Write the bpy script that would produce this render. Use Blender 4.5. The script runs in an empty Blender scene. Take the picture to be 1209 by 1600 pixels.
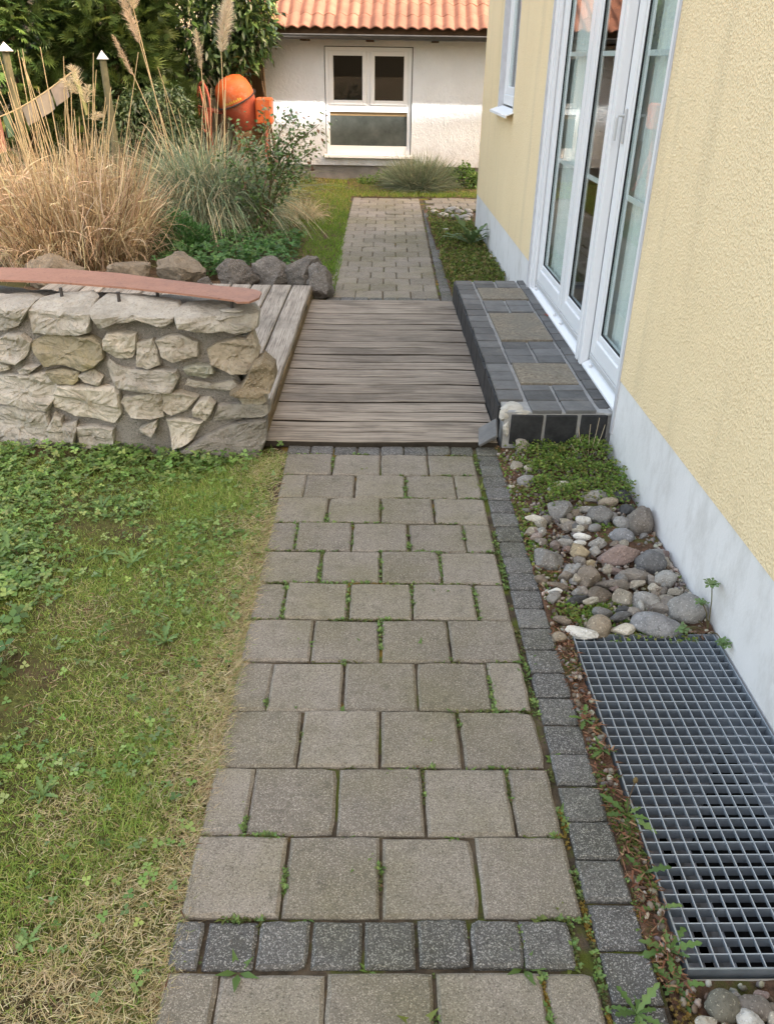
import bpy, bmesh, math, random
import numpy as np
from mathutils import Vector, Matrix, noise as mnoise

S = bpy.context.scene
COL = S.collection
R = math.radians
rng = np.random.default_rng(7)
random.seed(7)

# ------------------------------------------------------------------ camera
cam = bpy.data.cameras.new('camera'); cam_o = bpy.data.objects.new('camera', cam); COL.objects.link(cam_o)
PITCH, YAW, ROLL = 0.515, 0.0232, 0.0160
_cy, _sy, _cp, _sp = math.cos(YAW), math.sin(YAW), math.cos(PITCH), math.sin(PITCH)
_f = Vector((_sy * _cp, _cy * _cp, -_sp)); _r = Vector((_cy, -_sy, 0)); _u = _r.cross(_f)
_r2 = _r * math.cos(ROLL) + _u * math.sin(ROLL); _u2 = -_r * math.sin(ROLL) + _u * math.cos(ROLL)
cam_o.matrix_world = Matrix(((_r2.x, _u2.x, -_f.x, 0), (_r2.y, _u2.y, -_f.y, 0), (_r2.z, _u2.z, -_f.z, 1.55), (0, 0, 0, 1)))
cam.sensor_fit = 'VERTICAL'; cam.sensor_height = 24; cam.lens = 1253 / 1600 * 24
cam.clip_start = 0.05; cam.clip_end = 500
S.camera = cam_o
# ------------------------------------------------------------------ sky, sun, exposure
SUN_D = Vector((-0.98, 0.62, -0.88)).normalized()          # the way the sunlight travels
el = math.asin(-SUN_D.z); az = math.atan2(-SUN_D.x, -SUN_D.y)
W = bpy.data.worlds.new('World'); S.world = W; W.use_nodes = True
wn = W.node_tree; bg = wn.nodes['Background']
sky = wn.nodes.new('ShaderNodeTexSky'); sky.sky_type = 'NISHITA'; sky.sun_disc = False
sky.sun_elevation = el; sky.sun_rotation = az; sky.air_density = 1.0; sky.dust_density = 6.0; sky.ozone_density = 1.0
hz = wn.nodes.new('ShaderNodeMix'); hz.data_type = 'RGBA'; hz.blend_type = 'MULTIPLY'; hz.inputs[0].default_value = 1; hz.inputs[7].default_value = (1.165, .965, .745, 1)   # hazy, whiter spring sky
wn.links.new(sky.outputs[0], hz.inputs[6]); wn.links.new(hz.outputs[2], bg.inputs[0]); bg.inputs[1].default_value = 0.15
sl = bpy.data.lights.new('sun', 'SUN'); sl.energy = 2.0; sl.angle = R(1.5); sl.color = (1, 0.965, 0.91)
so = bpy.data.objects.new('sun', sl); COL.objects.link(so); so.rotation_euler = SUN_D.to_track_quat('-Z', 'Y').to_euler()
S.view_settings.view_transform = 'Standard'; S.view_settings.look = 'None'; S.view_settings.gamma = 1
S.view_settings.use_curve_mapping = False; S.view_settings.exposure = 2.8
S.render.engine = 'CYCLES'
cy = S.cycles; cy.max_bounces = 6; cy.diffuse_bounces = 3; cy.glossy_bounces = 3; cy.transmission_bounces = 4; cy.transparent_max_bounces = 8
cy.use_denoising = True; cy.denoising_prefilter = 'NONE'; cy.denoising_input_passes = 'RGB_ALBEDO_NORMAL'; S.render.filter_size = 1.15; cy.caustics_reflective = False; cy.caustics_refractive = False
cy.use_adaptive_sampling = False

# ------------------------------------------------------------------ helpers: objects
def tag(o, label=None, cat=None, group=None, kind=None):
    if label: o['label'] = label
    if cat: o['category'] = cat
    if group: o['group'] = group
    if kind: o['kind'] = kind
    return o
def empty(name, loc=(0, 0, 0), rz=0):
    o = bpy.data.objects.new(name, None); COL.objects.link(o); o.location = loc; o.rotation_euler = (0, 0, rz); o.empty_display_size = .1
    return o
def link(name, me, mat=None, parent=None, loc=None, rot=None):
    o = bpy.data.objects.new(name, me); COL.objects.link(o)
    if mat is not None and len(me.materials) == 0: me.materials.append(mat)
    if parent is not None: o.parent = parent
    if loc is not None: o.location = loc
    if rot is not None: o.rotation_euler = rot
    return o
def pym(verts, faces, smooth=False, name='m'):
    me = bpy.data.meshes.new(name); me.from_pydata([tuple(v) for v in verts], [], [tuple(f) for f in faces])
    if smooth: me.polygons.foreach_set('use_smooth', [True] * len(me.polygons))
    me.update(); return me
def npm(verts, faces, col=None, smooth=False, name='m'):
    """big mesh from arrays; faces (M,k)"""
    verts = np.asarray(verts, np.float32).reshape(-1, 3); faces = np.asarray(faces, np.int32); k = faces.shape[1]
    me = bpy.data.meshes.new(name); me.vertices.add(len(verts)); me.vertices.foreach_set('co', verts.ravel())
    me.loops.add(faces.size); me.loops.foreach_set('vertex_index', faces.ravel())
    me.polygons.add(len(faces)); me.polygons.foreach_set('loop_start', np.arange(len(faces), dtype=np.int32) * k)
    try: me.polygons.foreach_set('loop_total', np.full(len(faces), k, np.int32))
    except Exception: pass
    if col is not None:
        a = me.color_attributes.new('col', 'FLOAT_COLOR', 'POINT')
        c = np.ones((len(verts), 4), np.float32); c[:, :3] = col; a.data.foreach_set('color', c.ravel())
    if smooth: me.polygons.foreach_set('use_smooth', np.ones(len(faces), bool))
    me.update(calc_edges=True); me.validate(); return me
class MB:
    """collects boxes, tubes, lathes into one mesh"""
    def __init__(s): s.v = []; s.f = []
    def add(s, v, f):
        n = len(s.v); s.v += [tuple(a) for a in v]; s.f += [tuple(i + n for i in q) for q in f]; return s
    def box(s, x0, x1, y0, y1, z0, z1, b=0.0):
        if b <= 0:
            v = [(x, y, z) for z in (z0, z1) for y in (y0, y1) for x in (x0, x1)]
            return s.add(v, [(0, 2, 3, 1), (4, 5, 7, 6), (0, 1, 5, 4), (2, 6, 7, 3), (0, 4, 6, 2), (1, 3, 7, 5)])
        bm = bmesh.new(); bmesh.ops.create_cube(bm, size=1)
        for q in bm.verts: q.co = Vector(((x0 + x1) / 2 + q.co.x * (x1 - x0), (y0 + y1) / 2 + q.co.y * (y1 - y0), (z0 + z1) / 2 + q.co.z * (z1 - z0)))
        bmesh.ops.bevel(bm, geom=bm.edges[:], offset=b, segments=1, affect='EDGES')
        bm.verts.index_update(); s.add([q.co.copy() for q in bm.verts], [[q.index for q in fa.verts] for fa in bm.faces]); bm.free(); return s
    def tube(s, pts, rad, n=6, cap=True):
        pts = [Vector(p) for p in pts]; rr = rad if hasattr(rad, '__len__') else [rad] * len(pts)
        rings = []; prev = None
        for i, p in enumerate(pts):
            t = (pts[min(i + 1, len(pts) - 1)] - pts[max(i - 1, 0)]).normalized()
            a = (prev if prev is not None else (Vector((0, 0, 1)) if abs(t.z) < .9 else Vector((1, 0, 0))))
            a = (a - t * a.dot(t)).normalized(); prev = a; b = t.cross(a)
            rings.append([p + (a * math.cos(2 * math.pi * k / n) + b * math.sin(2 * math.pi * k / n)) * rr[i] for k in range(n)])
        v = [q for r_ in rings for q in r_]; f = []
        for i in range(len(pts) - 1):
            for k in range(n): f.append((i * n + k, i * n + (k + 1) % n, (i + 1) * n + (k + 1) % n, (i + 1) * n + k))
        if cap: f += [tuple(range(n))[::-1], tuple((len(pts) - 1) * n + k for k in range(n))]
        return s.add(v, f)
    def lathe(s, prof, n=24, M=None):
        M = M or Matrix(); v = []; f = []
        for (r_, z) in prof:
            for k in range(n): v.append(M @ Vector((r_ * math.cos(2 * math.pi * k / n), r_ * math.sin(2 * math.pi * k / n), z)))
        for i in range(len(prof) - 1):
            for k in range(n): f.append((i * n + k, i * n + (k + 1) % n, (i + 1) * n + (k + 1) % n, (i + 1) * n + k))
        return s.add(v, f)
    def mesh(s, smooth=False): return pym(s.v, s.f, smooth)
    def build(s, name, mat, parent=None, smooth=False): return link(name, s.mesh(smooth), mat, parent)
def copy_tree(o, parent=None):
    c = o.copy(); COL.objects.link(c); c.parent = parent
    for ch in list(o.children): copy_tree(ch, c)
    return c
def fbm(x, y, z=0.0, o=4):
    return mnoise.fractal((x, y, z), 1.0, 2.0, o)
def npnoise(P, scale, seed=0, octaves=3):
    """cheap smooth value noise on an (N,2) array, about -1..1"""
    P = np.asarray(P) * scale; out = np.zeros(len(P)); amp = 1.; tot = 0
    for o in range(octaves):
        q = P * 2 ** o + seed * 17.3 + o * 5.1; i = np.floor(q).astype(np.int64); fr = q - i; fr = fr * fr * (3 - 2 * fr)
        def h(a, b): 
            n_ = (a * 374761393 + b * 668265263 + seed * 1442695 + o * 97) & 0x7fffffff
            n_ = ((n_ ^ (n_ >> 13)) * 1274126177) & 0x7fffffff
            return (n_ & 0xffff) / 32767.5 - 1
        a = h(i[:, 0], i[:, 1]); b = h(i[:, 0] + 1, i[:, 1]); c = h(i[:, 0], i[:, 1] + 1); d = h(i[:, 0] + 1, i[:, 1] + 1)
        out += amp * ((a * (1 - fr[:, 0]) + b * fr[:, 0]) * (1 - fr[:, 1]) + (c * (1 - fr[:, 0]) + d * fr[:, 0]) * fr[:, 1]); tot += amp; amp *= .5
    return out / tot * 1.6
def sstep(a, b, x): t = np.clip((x - a) / (b - a), 0, 1); return t * t * (3 - 2 * t)

# ------------------------------------------------------------------ helpers: materials
class Mat:
    def __init__(s, name, rough=.8, spec=.3, col=(.5, .5, .5)):
        s.m = bpy.data.materials.new(name); s.m.use_nodes = True; s.nt = s.m.node_tree; s.b = s.nt.nodes['Principled BSDF']
        s.b.inputs['Roughness'].default_value = rough; s.b.inputs['Specular IOR Level'].default_value = spec
        s.b.inputs['Base Color'].default_value = (*col, 1); s._h = []
    def n(s, t, **k):
        q = s.nt.nodes.new(t)
        for a, b in k.items(): setattr(q, a, b)
        return q
    def l(s, a, b): s.nt.links.new(a, b); return s
    def pos(s, scale=(1, 1, 1), rand=False, kind='pos'):
        if kind == 'pos': o = s.n('ShaderNodeNewGeometry').outputs['Position']
        else: o = s.n('ShaderNodeTexCoord').outputs['Object']
        if rand:
            oi = s.n('ShaderNodeObjectInfo'); mu = s.n('ShaderNodeMath', operation='MULTIPLY'); s.l(oi.outputs['Random'], mu.inputs[0]); mu.inputs[1].default_value = 37.
            ad = s.n('ShaderNodeVectorMath', operation='ADD'); s.l(o, ad.inputs[0]); s.l(mu.outputs[0], ad.inputs[1]); o = ad.outputs[0]
        mp = s.n('ShaderNodeMapping'); mp.inputs['Scale'].default_value = scale; s.l(o, mp.inputs['Vector']); return mp.outputs[0]
    def noise(s, v, scale, detail=4, rough=.55, dist=0.):
        q = s.n('ShaderNodeTexNoise'); s.l(v, q.inputs['Vector']); q.inputs['Scale'].default_value = scale; q.inputs['Detail'].default_value = detail
        q.inputs['Roughness'].default_value = rough; q.inputs['Distortion'].default_value = dist; return q.outputs['Fac']
    def voro(s, v, scale, feat='F1', out='Distance', rnd=1.):
        q = s.n('ShaderNodeTexVoronoi', feature=feat); s.l(v, q.inputs['Vector']); q.inputs['Scale'].default_value = scale; q.inputs['Randomness'].default_value = rnd; return q.outputs[out]
    def ramp(s, fac, *stops, interp='LINEAR'):
        q = s.n('ShaderNodeValToRGB'); s.l(fac, q.inputs[0]); e = q.color_ramp.elements; q.color_ramp.interpolation = interp
        while len(e) < len(stops): e.new(.5)
        for i, (p, c) in enumerate(stops):
            e[i].position = p; c = c if hasattr(c, '__len__') else (c, c, c); e[i].color = (*c, 1)
        return q.outputs[0]
    def mix(s, fac, a, b, mode='MIX'):
        q = s.n('ShaderNodeMix', data_type='RGBA', blend_type=mode)
        for ix, val in ((0, fac), (6, a), (7, b)):
            sock = q.inputs[ix]
            if hasattr(val, 'links'): s.l(val, sock)
            elif hasattr(val, '__len__'): sock.default_value = (*val, 1)
            else: sock.default_value = val if ix == 0 else (val, val, val, 1)
        return q.outputs[2]
    def math(s, op, a, b=0.):
        q = s.n('ShaderNodeMath', operation=op)
        for i, val in enumerate((a, b)):
            if hasattr(val, 'links'): s.l(val, q.inputs[i])
            else: q.inputs[i].default_value = val
        return q.outputs[0]
    def rnd(s): return s.n('ShaderNodeObjectInfo').outputs['Random']
    def color(s, c):
        if hasattr(c, 'links'): s.l(c, s.b.inputs['Base Color'])
        else: s.b.inputs['Base Color'].default_value = (*c, 1)
        return s
    def rough(s, r): s.l(r, s.b.inputs['Roughness']); return s
    def bump(s, h, strength=.5, dist=.01):
        q = s.n('ShaderNodeBump'); s.l(h, q.inputs['Height']); q.inputs['Strength'].default_value = strength; q.inputs['Distance'].default_value = dist
        if s.b.inputs['Normal'].links: s.l(s.b.inputs['Normal'].links[0].from_socket, q.inputs['Normal'])
        s.l(q.outputs[0], s.b.inputs['Normal']); return s
def leafmat(name, rough=.5, spec=.3, trans=.3, bright=1.0):
    s = Mat(name, rough, spec); a = s.n('ShaderNodeVertexColor', layer_name='col')
    c = a.outputs[0]
    s.color(c)
    if trans > 0:
        t = s.n('ShaderNodeBsdfTranslucent'); s.l(c, t.inputs[0]); mx = s.n('ShaderNodeMixShader'); mx.inputs[0].default_value = trans
        out = s.nt.nodes['Material Output']; s.l(s.b.outputs[0], mx.inputs[1]); s.l(t.outputs[0], mx.inputs[2]); s.l(mx.outputs[0], out.inputs[0])
    return s.m
def varied(name, c0, c1, scale=8, rough=.8, spec=.3, bstr=.3, bscale=60, bdist=.005, rand=False, per=0.0):
    s = Mat(name, rough, spec); v = s.pos(rand=rand)
    c = s.mix(s.ramp(s.noise(v, scale, 6, .6), (.3, 0.), (.7, 1.)), c0, c1)
    if per > 0: c = s.mix(1., c, s.ramp(s.rnd(), (0, 1 - per), (1, 1 + per)), 'MULTIPLY')
    s.color(c)
    if bstr > 0: s.bump(s.noise(v, bscale, 5, .6), bstr, bdist)
    return s.m

def concrete_mat(name, base, dark, lightgrain, darkgrain, moss=0.15, per=.12, g=260):
    s = Mat(name, .9, .2); v = s.pos()
    c = s.mix(s.ramp(s.noise(v, 3.0, 5, .6), (.35, 0.), (.68, 1.)), base, dark)
    c = s.mix(1., c, s.ramp(s.rnd(), (0, 1 - per), (1, 1 + per)), 'MULTIPLY')
    fine = s.noise(v, g * .55, 3, .75)
    c = s.mix(s.ramp(fine, (.36, 1.), (.5, 0.)), c, darkgrain)
    vc = s.voro(v, g, out='Color'); sep = s.n('ShaderNodeSeparateColor'); s.l(vc, sep.inputs[0])
    big = s.ramp(s.math('ADD', sep.outputs[0], s.math('MULTIPLY', s.noise(v, 30, 4, .7), .35)), (.80, 0.), (.92, 1.)); dd = s.ramp(s.noise(v, g * .9, 2, .6), (.44, 0.), (.54, 1.))
    c = s.mix(s.math('MULTIPLY', big, dd), c, lightgrain)
    c = s.mix(s.math('MULTIPLY', s.ramp(s.noise(v, 1.7, 5, .65), (.42, 0.), (.62, 1.)), .75), c, s.mix(1., c, (.78, .79, .62), 'MULTIPLY')); c = s.mix(s.math('MULTIPLY', s.ramp(s.noise(v, 22., 5, .7), (.52, 0.), (.72, 1.)), .6), c, s.mix(1., c, .55, 'MULTIPLY'))
    st = s.noise(v, 9., 6, .7); c = s.mix(s.math('MULTIPLY', s.ramp(st, (.58, 0.), (.72, 1.)), moss * 3), c, (.10, .095, .06))
    s.color(c); s.bump(fine, .55, .004); s.bump(s.voro(v, g * .8), .35, .003); return s.m

m_paver = concrete_mat('paver_concrete', (.272, .243, .200), (.222, .199, .164), (.41, .372, .315), (.135, .12, .098), g=420, per=.17)
m_edge = concrete_mat('dark_speckled_stone', (.140, .138, .132), (.108, .106, .10), (.36, .352, .335), (.065, .063, .06), per=.22, g=400)
s = Mat('joint_soil', .95, .1); v = s.pos(); c = s.mix(s.ramp(s.noise(v, 14, 6, .65), (.38, 0.), (.62, 1.)), (.055, .045, .033), (.14, .11, .075))
c = s.mix(s.ramp(s.noise(v, 5, 5, .6), (.52, 0.), (.6, 1.)), c, (.10, .12, .025)); c = s.mix(s.ramp(s.noise(v, 4.1, 4, .6), (.6, 0.), (.67, 1.)), c, (.22, .14, .03))
s.color(c); s.bump(s.noise(v, 120, 5, .7), .8, .01); m_joint = s.m
s = Mat('garden_soil', .95, .1); v = s.pos(); c = s.mix(s.ramp(s.noise(v, 9, 7, .7), (.35, 0.), (.65, 1.)), (.06, .042, .028), (.15, .10, .062))
c = s.mix(s.ramp(s.noise(v, 60, 4, .7), (.55, 0.), (.7, 1.)), c, (.27, .2, .13)); c = s.mix(s.ramp(s.noise(v, 2.3, 4, .6), (.5, 0.), (.62, 1.)), c, (.09, .085, .035))
s.color(c); s.bump(s.noise(v, 70, 6, .7), .9, .015); m_soil = s.m
s = Mat('mossy_lawn_soil', .95, .1); v = s.pos(); c = s.mix(s.ramp(s.noise(v, 9, 7, .7), (.35, 0.), (.65, 1.)), (.07, .05, .03), (.18, .13, .075)); c = s.mix(s.ramp(s.noise(v, 3.2, 6, .7), (.40, 0.), (.58, 1.)), c, s.ramp(s.noise(v, 50, 4, .7), (.3, (.075, .09, .025)), (.7, (.22, .235, .07))))
s.color(c); s.bump(s.noise(v, 90, 6, .7), 1., .02); m_lawn = s.m
s = Mat('litter_soil', .95, .1); v = s.pos(); c = s.mix(s.ramp(s.noise(v, 40, 6, .7), (.35, 0.), (.65, 1.)), (.07, .045, .03), (.22, .13, .085))
c = s.mix(s.ramp(s.noise(v, 8, 5, .6), (.52, 0.), (.64, 1.)), c, (.10, .12, .03)); s.color(c); s.bump(s.noise(v, 110, 6, .7), 1., .012); m_litter = s.m

def wood_mat(name, axis, c0, c1, c2, dark):
    s = Mat(name, .85, .2); sc = [34., 34., 34.]; sc[axis] = 1.5; v = s.pos(sc, rand=True); sc2 = [150.] * 3; sc2[axis] = 4.; v2 = s.pos(sc2, rand=True); v3 = s.pos(rand=True)
    g = s.noise(v, 1., 6, .65, .4); g2 = s.noise(v2, 1., 3, .6)
    c = s.ramp(g, (.3, c2), (.48, c1), (.66, c0)); c = s.mix(s.ramp(g2, (.38, 1.), (.5, 0.)), c, dark)
    c = s.mix(s.math('MULTIPLY', s.ramp(s.noise(v3, 3., 5, .6), (.5, 0.), (.68, 1.)), .55), c, s.mix(1., c, .45, 'MULTIPLY'))
    c = s.mix(1., c, s.ramp(s.rnd(), (0, .78), (1, 1.12)), 'MULTIPLY'); s.color(c); s.bump(g, .5, .004); s.bump(g2, .6, .003); return s.m
m_deck = wood_mat('weathered_deck_wood', 0, (.405, .352, .287), (.32, .275, .223), (.22, .187, .15), (.155, .13, .103))
m_deck2 = wood_mat('pale_deck_wood', 1, (.44, .40, .34), (.36, .325, .275), (.25, .22, .185), (.19, .165, .14))
m_fascia = wood_mat('tan_fascia_wood', 1, (.30, .225, .12), (.22, .16, .085), (.12, .09, .05), (.07, .055, .03))
m_boardedge = varied('stained_board_edge_gap_shade', (.05, .042, .033), (.03, .026, .02), 30, .95, .1, .3)  # near-black board sides: shade of the gaps painted in, along with edge dirt
m_void = Mat('deck_underside_gap_shade', .95, .1, (.03, .026, .022)).m  # near-black sheet under the planks, gap shade put into its colour

# stucco, plinth, plaster
s = Mat('yellow_stucco', .92, .15); v = s.pos((1, 1, .8)); w_ = s.noise(v, 95, 4, .65, .5); vo = s.voro(v, 130, 'F1')
c = s.mix(s.ramp(s.noise(v, 1.1, 5, .6), (.35, 0.), (.7, 1.)), (.92, .755, .485), (.88, .71, .445)); c = s.mix(s.ramp(w_, (.3, .35), (.45, 0.)), c, (.6, .48, .27))  # low spots of the relief darkened: shade of the hollows put into colour
vs = s.pos((3, 3, .35)); c = s.mix(s.ramp(s.noise(vs, 1.6, 5, .6), (.55, 0.), (.75, .35)), c, (.5, .42, .27))
s.color(c); s.bump(w_, .62, .008); s.bump(vo, .6, .006); s.bump(s.noise(v, 18, 3, .6), .35, .012); m_stucco = s.m
s = Mat('grey_plinth_paint', .85, .2); v = s.pos(); c = s.mix(s.ramp(s.noise(v, 2.6, 6, .65), (.35, 0.), (.7, 1.)), (.79, .785, .78), (.70, .695, .685))
c = s.mix(s.ramp(s.noise(s.pos((1, 1, .5)), 6., 6, .7), (.50, 0.), (.74, .6)), c, (.47, .455, .425)); s.color(c); s.bump(s.noise(v, 90, 5, .6), .25, .004); m_plinth = s.m
m_reveal = varied('white_reveal_plaster', (.60, .61, .64), (.50, .50, .52), 9, .9, .15, .5, 70, .006)
s = Mat('white_roughcast', .92, .15); v = s.pos(); n1 = s.noise(v, 26, 5, .6, .8)
c = s.mix(s.ramp(s.noise(v, 2.2, 6, .65), (.35, 0.), (.7, 1.)), (.82, .865, .925), (.74, .78, .83)); geo = s.n('ShaderNodeNewGeometry'); sp = s.n('ShaderNodeSeparateXYZ'); s.l(geo.outputs['Position'], sp.inputs[0])
mr = s.n('ShaderNodeMapRange'); s.l(sp.outputs[2], mr.inputs[0]); mr.inputs[1].default_value = .2; mr.inputs[2].default_value = .55; mr.inputs[3].default_value = .75; mr.inputs[4].default_value = 0.
c = s.mix(s.math('MULTIPLY', mr.outputs[0], s.ramp(s.noise(v, 6, 5, .7), (.3, 0.), (.7, 1.))), c, (.38, .36, .33)); s.color(c); s.bump(n1, .9, .02); m_rough = s.m
m_conc = varied('shed_base_concrete', (.30, .29, .275), (.18, .175, .165), 5, .95, .1, .5, 50, .01)
s = Mat('white_pvc', .38, .45, (.80, .82, .84)); m_pvc = s.m
m_alu = Mat('grey_aluminium_rail', .45, .5, (.56, .57, .57)).m
m_gasket = Mat('black_gasket', .6, .3, (.012, .012, .014)).m
m_steel = Mat('dark_steel', .5, .5, (.05, .045, .045)).m
s = Mat('window_glass', .02, .5); out = s.nt.nodes['Material Output']; gl = s.n('ShaderNodeBsdfGlossy'); gl.inputs['Roughness'].default_value = .01; gl.inputs[0].default_value = (.95, .97, .97, 1)
tr = s.n('ShaderNodeBsdfTransparent'); tr.inputs[0].default_value = (.90, .94, .93, 1); lw = s.n('ShaderNodeFresnel'); lw.inputs[0].default_value = 1.5; gq = s.n('ShaderNodeNewGeometry'); fx = s.math('MULTIPLY', lw.outputs[0], s.math('SUBTRACT', 1., gq.outputs['Backfacing']))
mx = s.n('ShaderNodeMixShader'); s.l(fx, mx.inputs[0]); s.l(tr.outputs[0], mx.inputs[1]); s.l(gl.outputs[0], mx.inputs[2]); s.l(mx.outputs[0], out.inputs[0]); m_glass = s.m
m_room = Mat('dim_room_wall', .9, .1, (.22, .21, .19)).m
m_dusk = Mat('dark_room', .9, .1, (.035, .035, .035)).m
s = Mat('sheer_curtain', .9, .1, (.88, .90, .89)); m_curtain = s.m
m_black = Mat('black_slate_tile', .55, .35)
v = m_black.pos(); m_black.color(m_black.mix(m_black.ramp(m_black.noise(v, 22, 6, .65), (.35, 0.), (.7, 1.)), (.018, .019, .021), (.045, .046, .048))); m_black.bump(m_black.noise(v, 60, 5, .6), .3, .004); m_black = m_black.m
s = Mat('grey_slate_tile', .6, .35); v = s.pos(); c = s.mix(s.ramp(s.noise(v, 15, 6, .65), (.35, 0.), (.7, 1.)), (.10, .10, .098), (.155, .154, .15)); c = s.mix(1., c, s.ramp(s.rnd(), (0, .62), (1, 1.25)), 'MULTIPLY'); c = s.mix(s.ramp(s.noise(v, 9, 6, .7), (.55, 0.), (.72, .6)), c, (.21, .195, .17))
s.color(c); s.bump(s.noise(v, 40, 6, .65), .8, .006); m_slate = s.m
s = Mat('brown_granite_slab', .85, .25); v = s.pos(); c = s.ramp(s.noise(v, 55, 5, .75), (.3, (.11, .085, .06)), (.5, (.23, .195, .145)), (.68, (.37, .325, .25))); c = s.mix(s.ramp(s.noise(v, 6, 4, .6), (.4, 0.), (.65, .6)), c, (.2, .185, .15)); s.color(c); s.bump(s.noise(v, 70, 5, .7), .7, .008); m_granite = s.m
m_grout = varied('pale_grout', (.42, .42, .41), (.30, .30, .29), 18, .95, .1, .6, 90, .006)
m_mortarw = varied('whitish_broken_mortar', (.66, .63, .56), (.42, .40, .35), 30, .95, .1, 1., 60, .012)

def stone_mat(name, c0, c1, stain, per=.15, speck=None, bs=.8, rough=.85):
    s = Mat(name, rough, .25); v = s.pos(); c = s.mix(s.ramp(s.noise(v, 11, 7, .65, .5), (.32, 0.), (.68, 1.)), c0, c1)
    c = s.mix(s.ramp(s.noise(v, 5., 6, .7), (.52, 0.), (.7, .8)), c, stain); c = s.mix(s.ramp(s.noise(v, 85, 4, .7), (.34, .55), (.46, 0.)), c, tuple(x * .45 for x in c1))
    if speck: c = s.mix(s.ramp(s.noise(v, 160, 2, .6), (.6, 0.), (.68, .8)), c, speck)
    c = s.mix(1., c, s.ramp(s.rnd(), (0, 1 - per), (1, 1 + per)), 'MULTIPLY'); s.color(c); s.bump(s.noise(v, 24, 6, .65, .6), bs, .02); s.bump(s.noise(v, 110, 4, .65), bs * .6, .005); return s.m
WS = {'': stone_mat('limestone', (.45, .425, .375), (.32, .30, .258), (.21, .192, .15)),
      'lt': stone_mat('pale_limestone', (.54, .505, .435), (.40, .37, .31), (.32, .28, .215)),
      'dk': stone_mat('mossy_limestone', (.36, .325, .235), (.24, .215, .15), (.30, .25, .10)),
      'top': stone_mat('weathered_cap_limestone', (.44, .42, .37), (.315, .295, .25), (.18, .165, .13)),
      'tan': stone_mat('tan_limestone', (.48, .43, .34), (.37, .325, .25), (.25, .21, .15)),
      'gr': stone_mat('greenish_limestone', (.43, .43, .36), (.33, .33, .27), (.27, .27, .21)),
      'prot': stone_mat('pitted_brown_stone', (.31, .26, .18), (.19, .155, .10), (.13, .105, .075), speck=(.5, .46, .38)),
      'boul': stone_mat('grey_boulder', (.27, .255, .225), (.19, .178, .155), (.14, .13, .105), speck=(.4, .38, .34))}
s = Mat('grey_mortar', .95, .1); v = s.pos(); c = s.mix(s.ramp(s.noise(v, 8, 6, .65), (.35, 0.), (.7, 1.)), (.37, .355, .325), (.23, .22, .20)); c = s.mix(s.ramp(s.noise(v, 190, 3, .7), (.56, 0.), (.66, .8)), c, (.5, .47, .41)); c = s.mix(s.ramp(s.noise(v, 150, 3, .7), (.34, .8), (.44, 0.)), c, (.10, .095, .085))
s.color(c); s.bump(s.noise(v, 70, 6, .75), 1., .02); m_mortar = s.m
PC = {'beige': ((.40, .36, .29), (.32, .285, .225)), 'grey': ((.28, .27, .25), (.205, .195, .18)), 'cream': ((.54, .50, .42), (.43, .39, .31)), 'pale': ((.40, .385, .35), (.31, .295, .265)), 'dark': ((.085, .084, .082), (.05, .05, .05)),
      'tan': ((.34, .285, .21), (.27, .22, .16)), 'umber': ((.26, .23, .195), (.19, .165, .14)), 'white': ((.72, .70, .64), (.58, .56, .5)), 'blue': ((.25, .25, .25), (.18, .18, .183)), 'pink': ((.32, .265, .235), (.25, .205, .18)),
      'red': ((.26, .195, .17), (.19, .145, .125)), 'ochre': ((.42, .34, .22), (.31, .25, .16)), 'slate': ((.175, .172, .168), (.115, .113, .11)), 'brown': ((.25, .205, .16), (.18, .148, .115)), 'olive': ((.27, .255, .2), (.2, .19, .15))}
PM = {k: stone_mat('pebble_' + k, tuple(x * 1.08 for x in a), tuple(x * .85 for x in b), tuple(x * .55 for x in b), .2, tuple(min(.8, x * 1.7) for x in a), .6, .8) for k, (a, b) in PC.items()}
m_rock = stone_mat('dark_garden_rock', (.17, .155, .135), (.09, .082, .072), (.27, .25, .22), .2, (.42, .40, .36), 1.)
m_rockb = stone_mat('brown_garden_rock', (.31, .265, .20), (.20, .168, .125), (.14, .118, .09), .1, None, 1.)
m_corten = stone_mat('dull_red_rail_paint', (.35, .188, .13), (.29, .15, .105), (.24, .135, .10), .05, None, .12, .6)
m_galvtop = Mat('zinc_top_sky_light', .4, .6, (.36, .395, .415)).m  # sky light on the bar tops, put into their own colour
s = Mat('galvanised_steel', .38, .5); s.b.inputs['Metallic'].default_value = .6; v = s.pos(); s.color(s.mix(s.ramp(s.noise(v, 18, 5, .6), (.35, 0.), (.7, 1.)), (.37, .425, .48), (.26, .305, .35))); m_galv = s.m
m_shaft = varied('shaft_wall', (.58, .585, .59), (.45, .455, .46), 3, .8, .2, .2, 40, .004)
s = Mat('terracotta_tile', .8, .25); v = s.pos(); c = s.mix(s.ramp(s.noise(v, 7, 6, .65), (.35, 0.), (.7, 1.)), (.185, .083, .054), (.125, .054, .036)); c = s.mix(1., c, s.ramp(s.rnd(), (0, .8), (1, 1.15)), 'MULTIPLY'); s.color(c); s.bump(s.noise(v, 60, 4, .6), .3, .005); m_tile = s.m
m_orange = stone_mat('orange_machine_paint', (.56, .125, .03), (.46, .09, .022), (.36, .24, .16), .05, None, .12, .5)
m_orange2 = stone_mat('faded_red_machine_paint', (.46, .11, .06), (.37, .085, .05), (.34, .22, .16), .05, None, .15, .6)
m_darkwood = varied('dark_brown_timber', (.10, .062, .035), (.06, .036, .022), 9, .8, .2, .4, 40, .006)
m_brownwood = varied('brown_door_boards', (.24, .14, .065), (.16, .09, .042), 5, .75, .25, .4, 40, .006)
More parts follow.
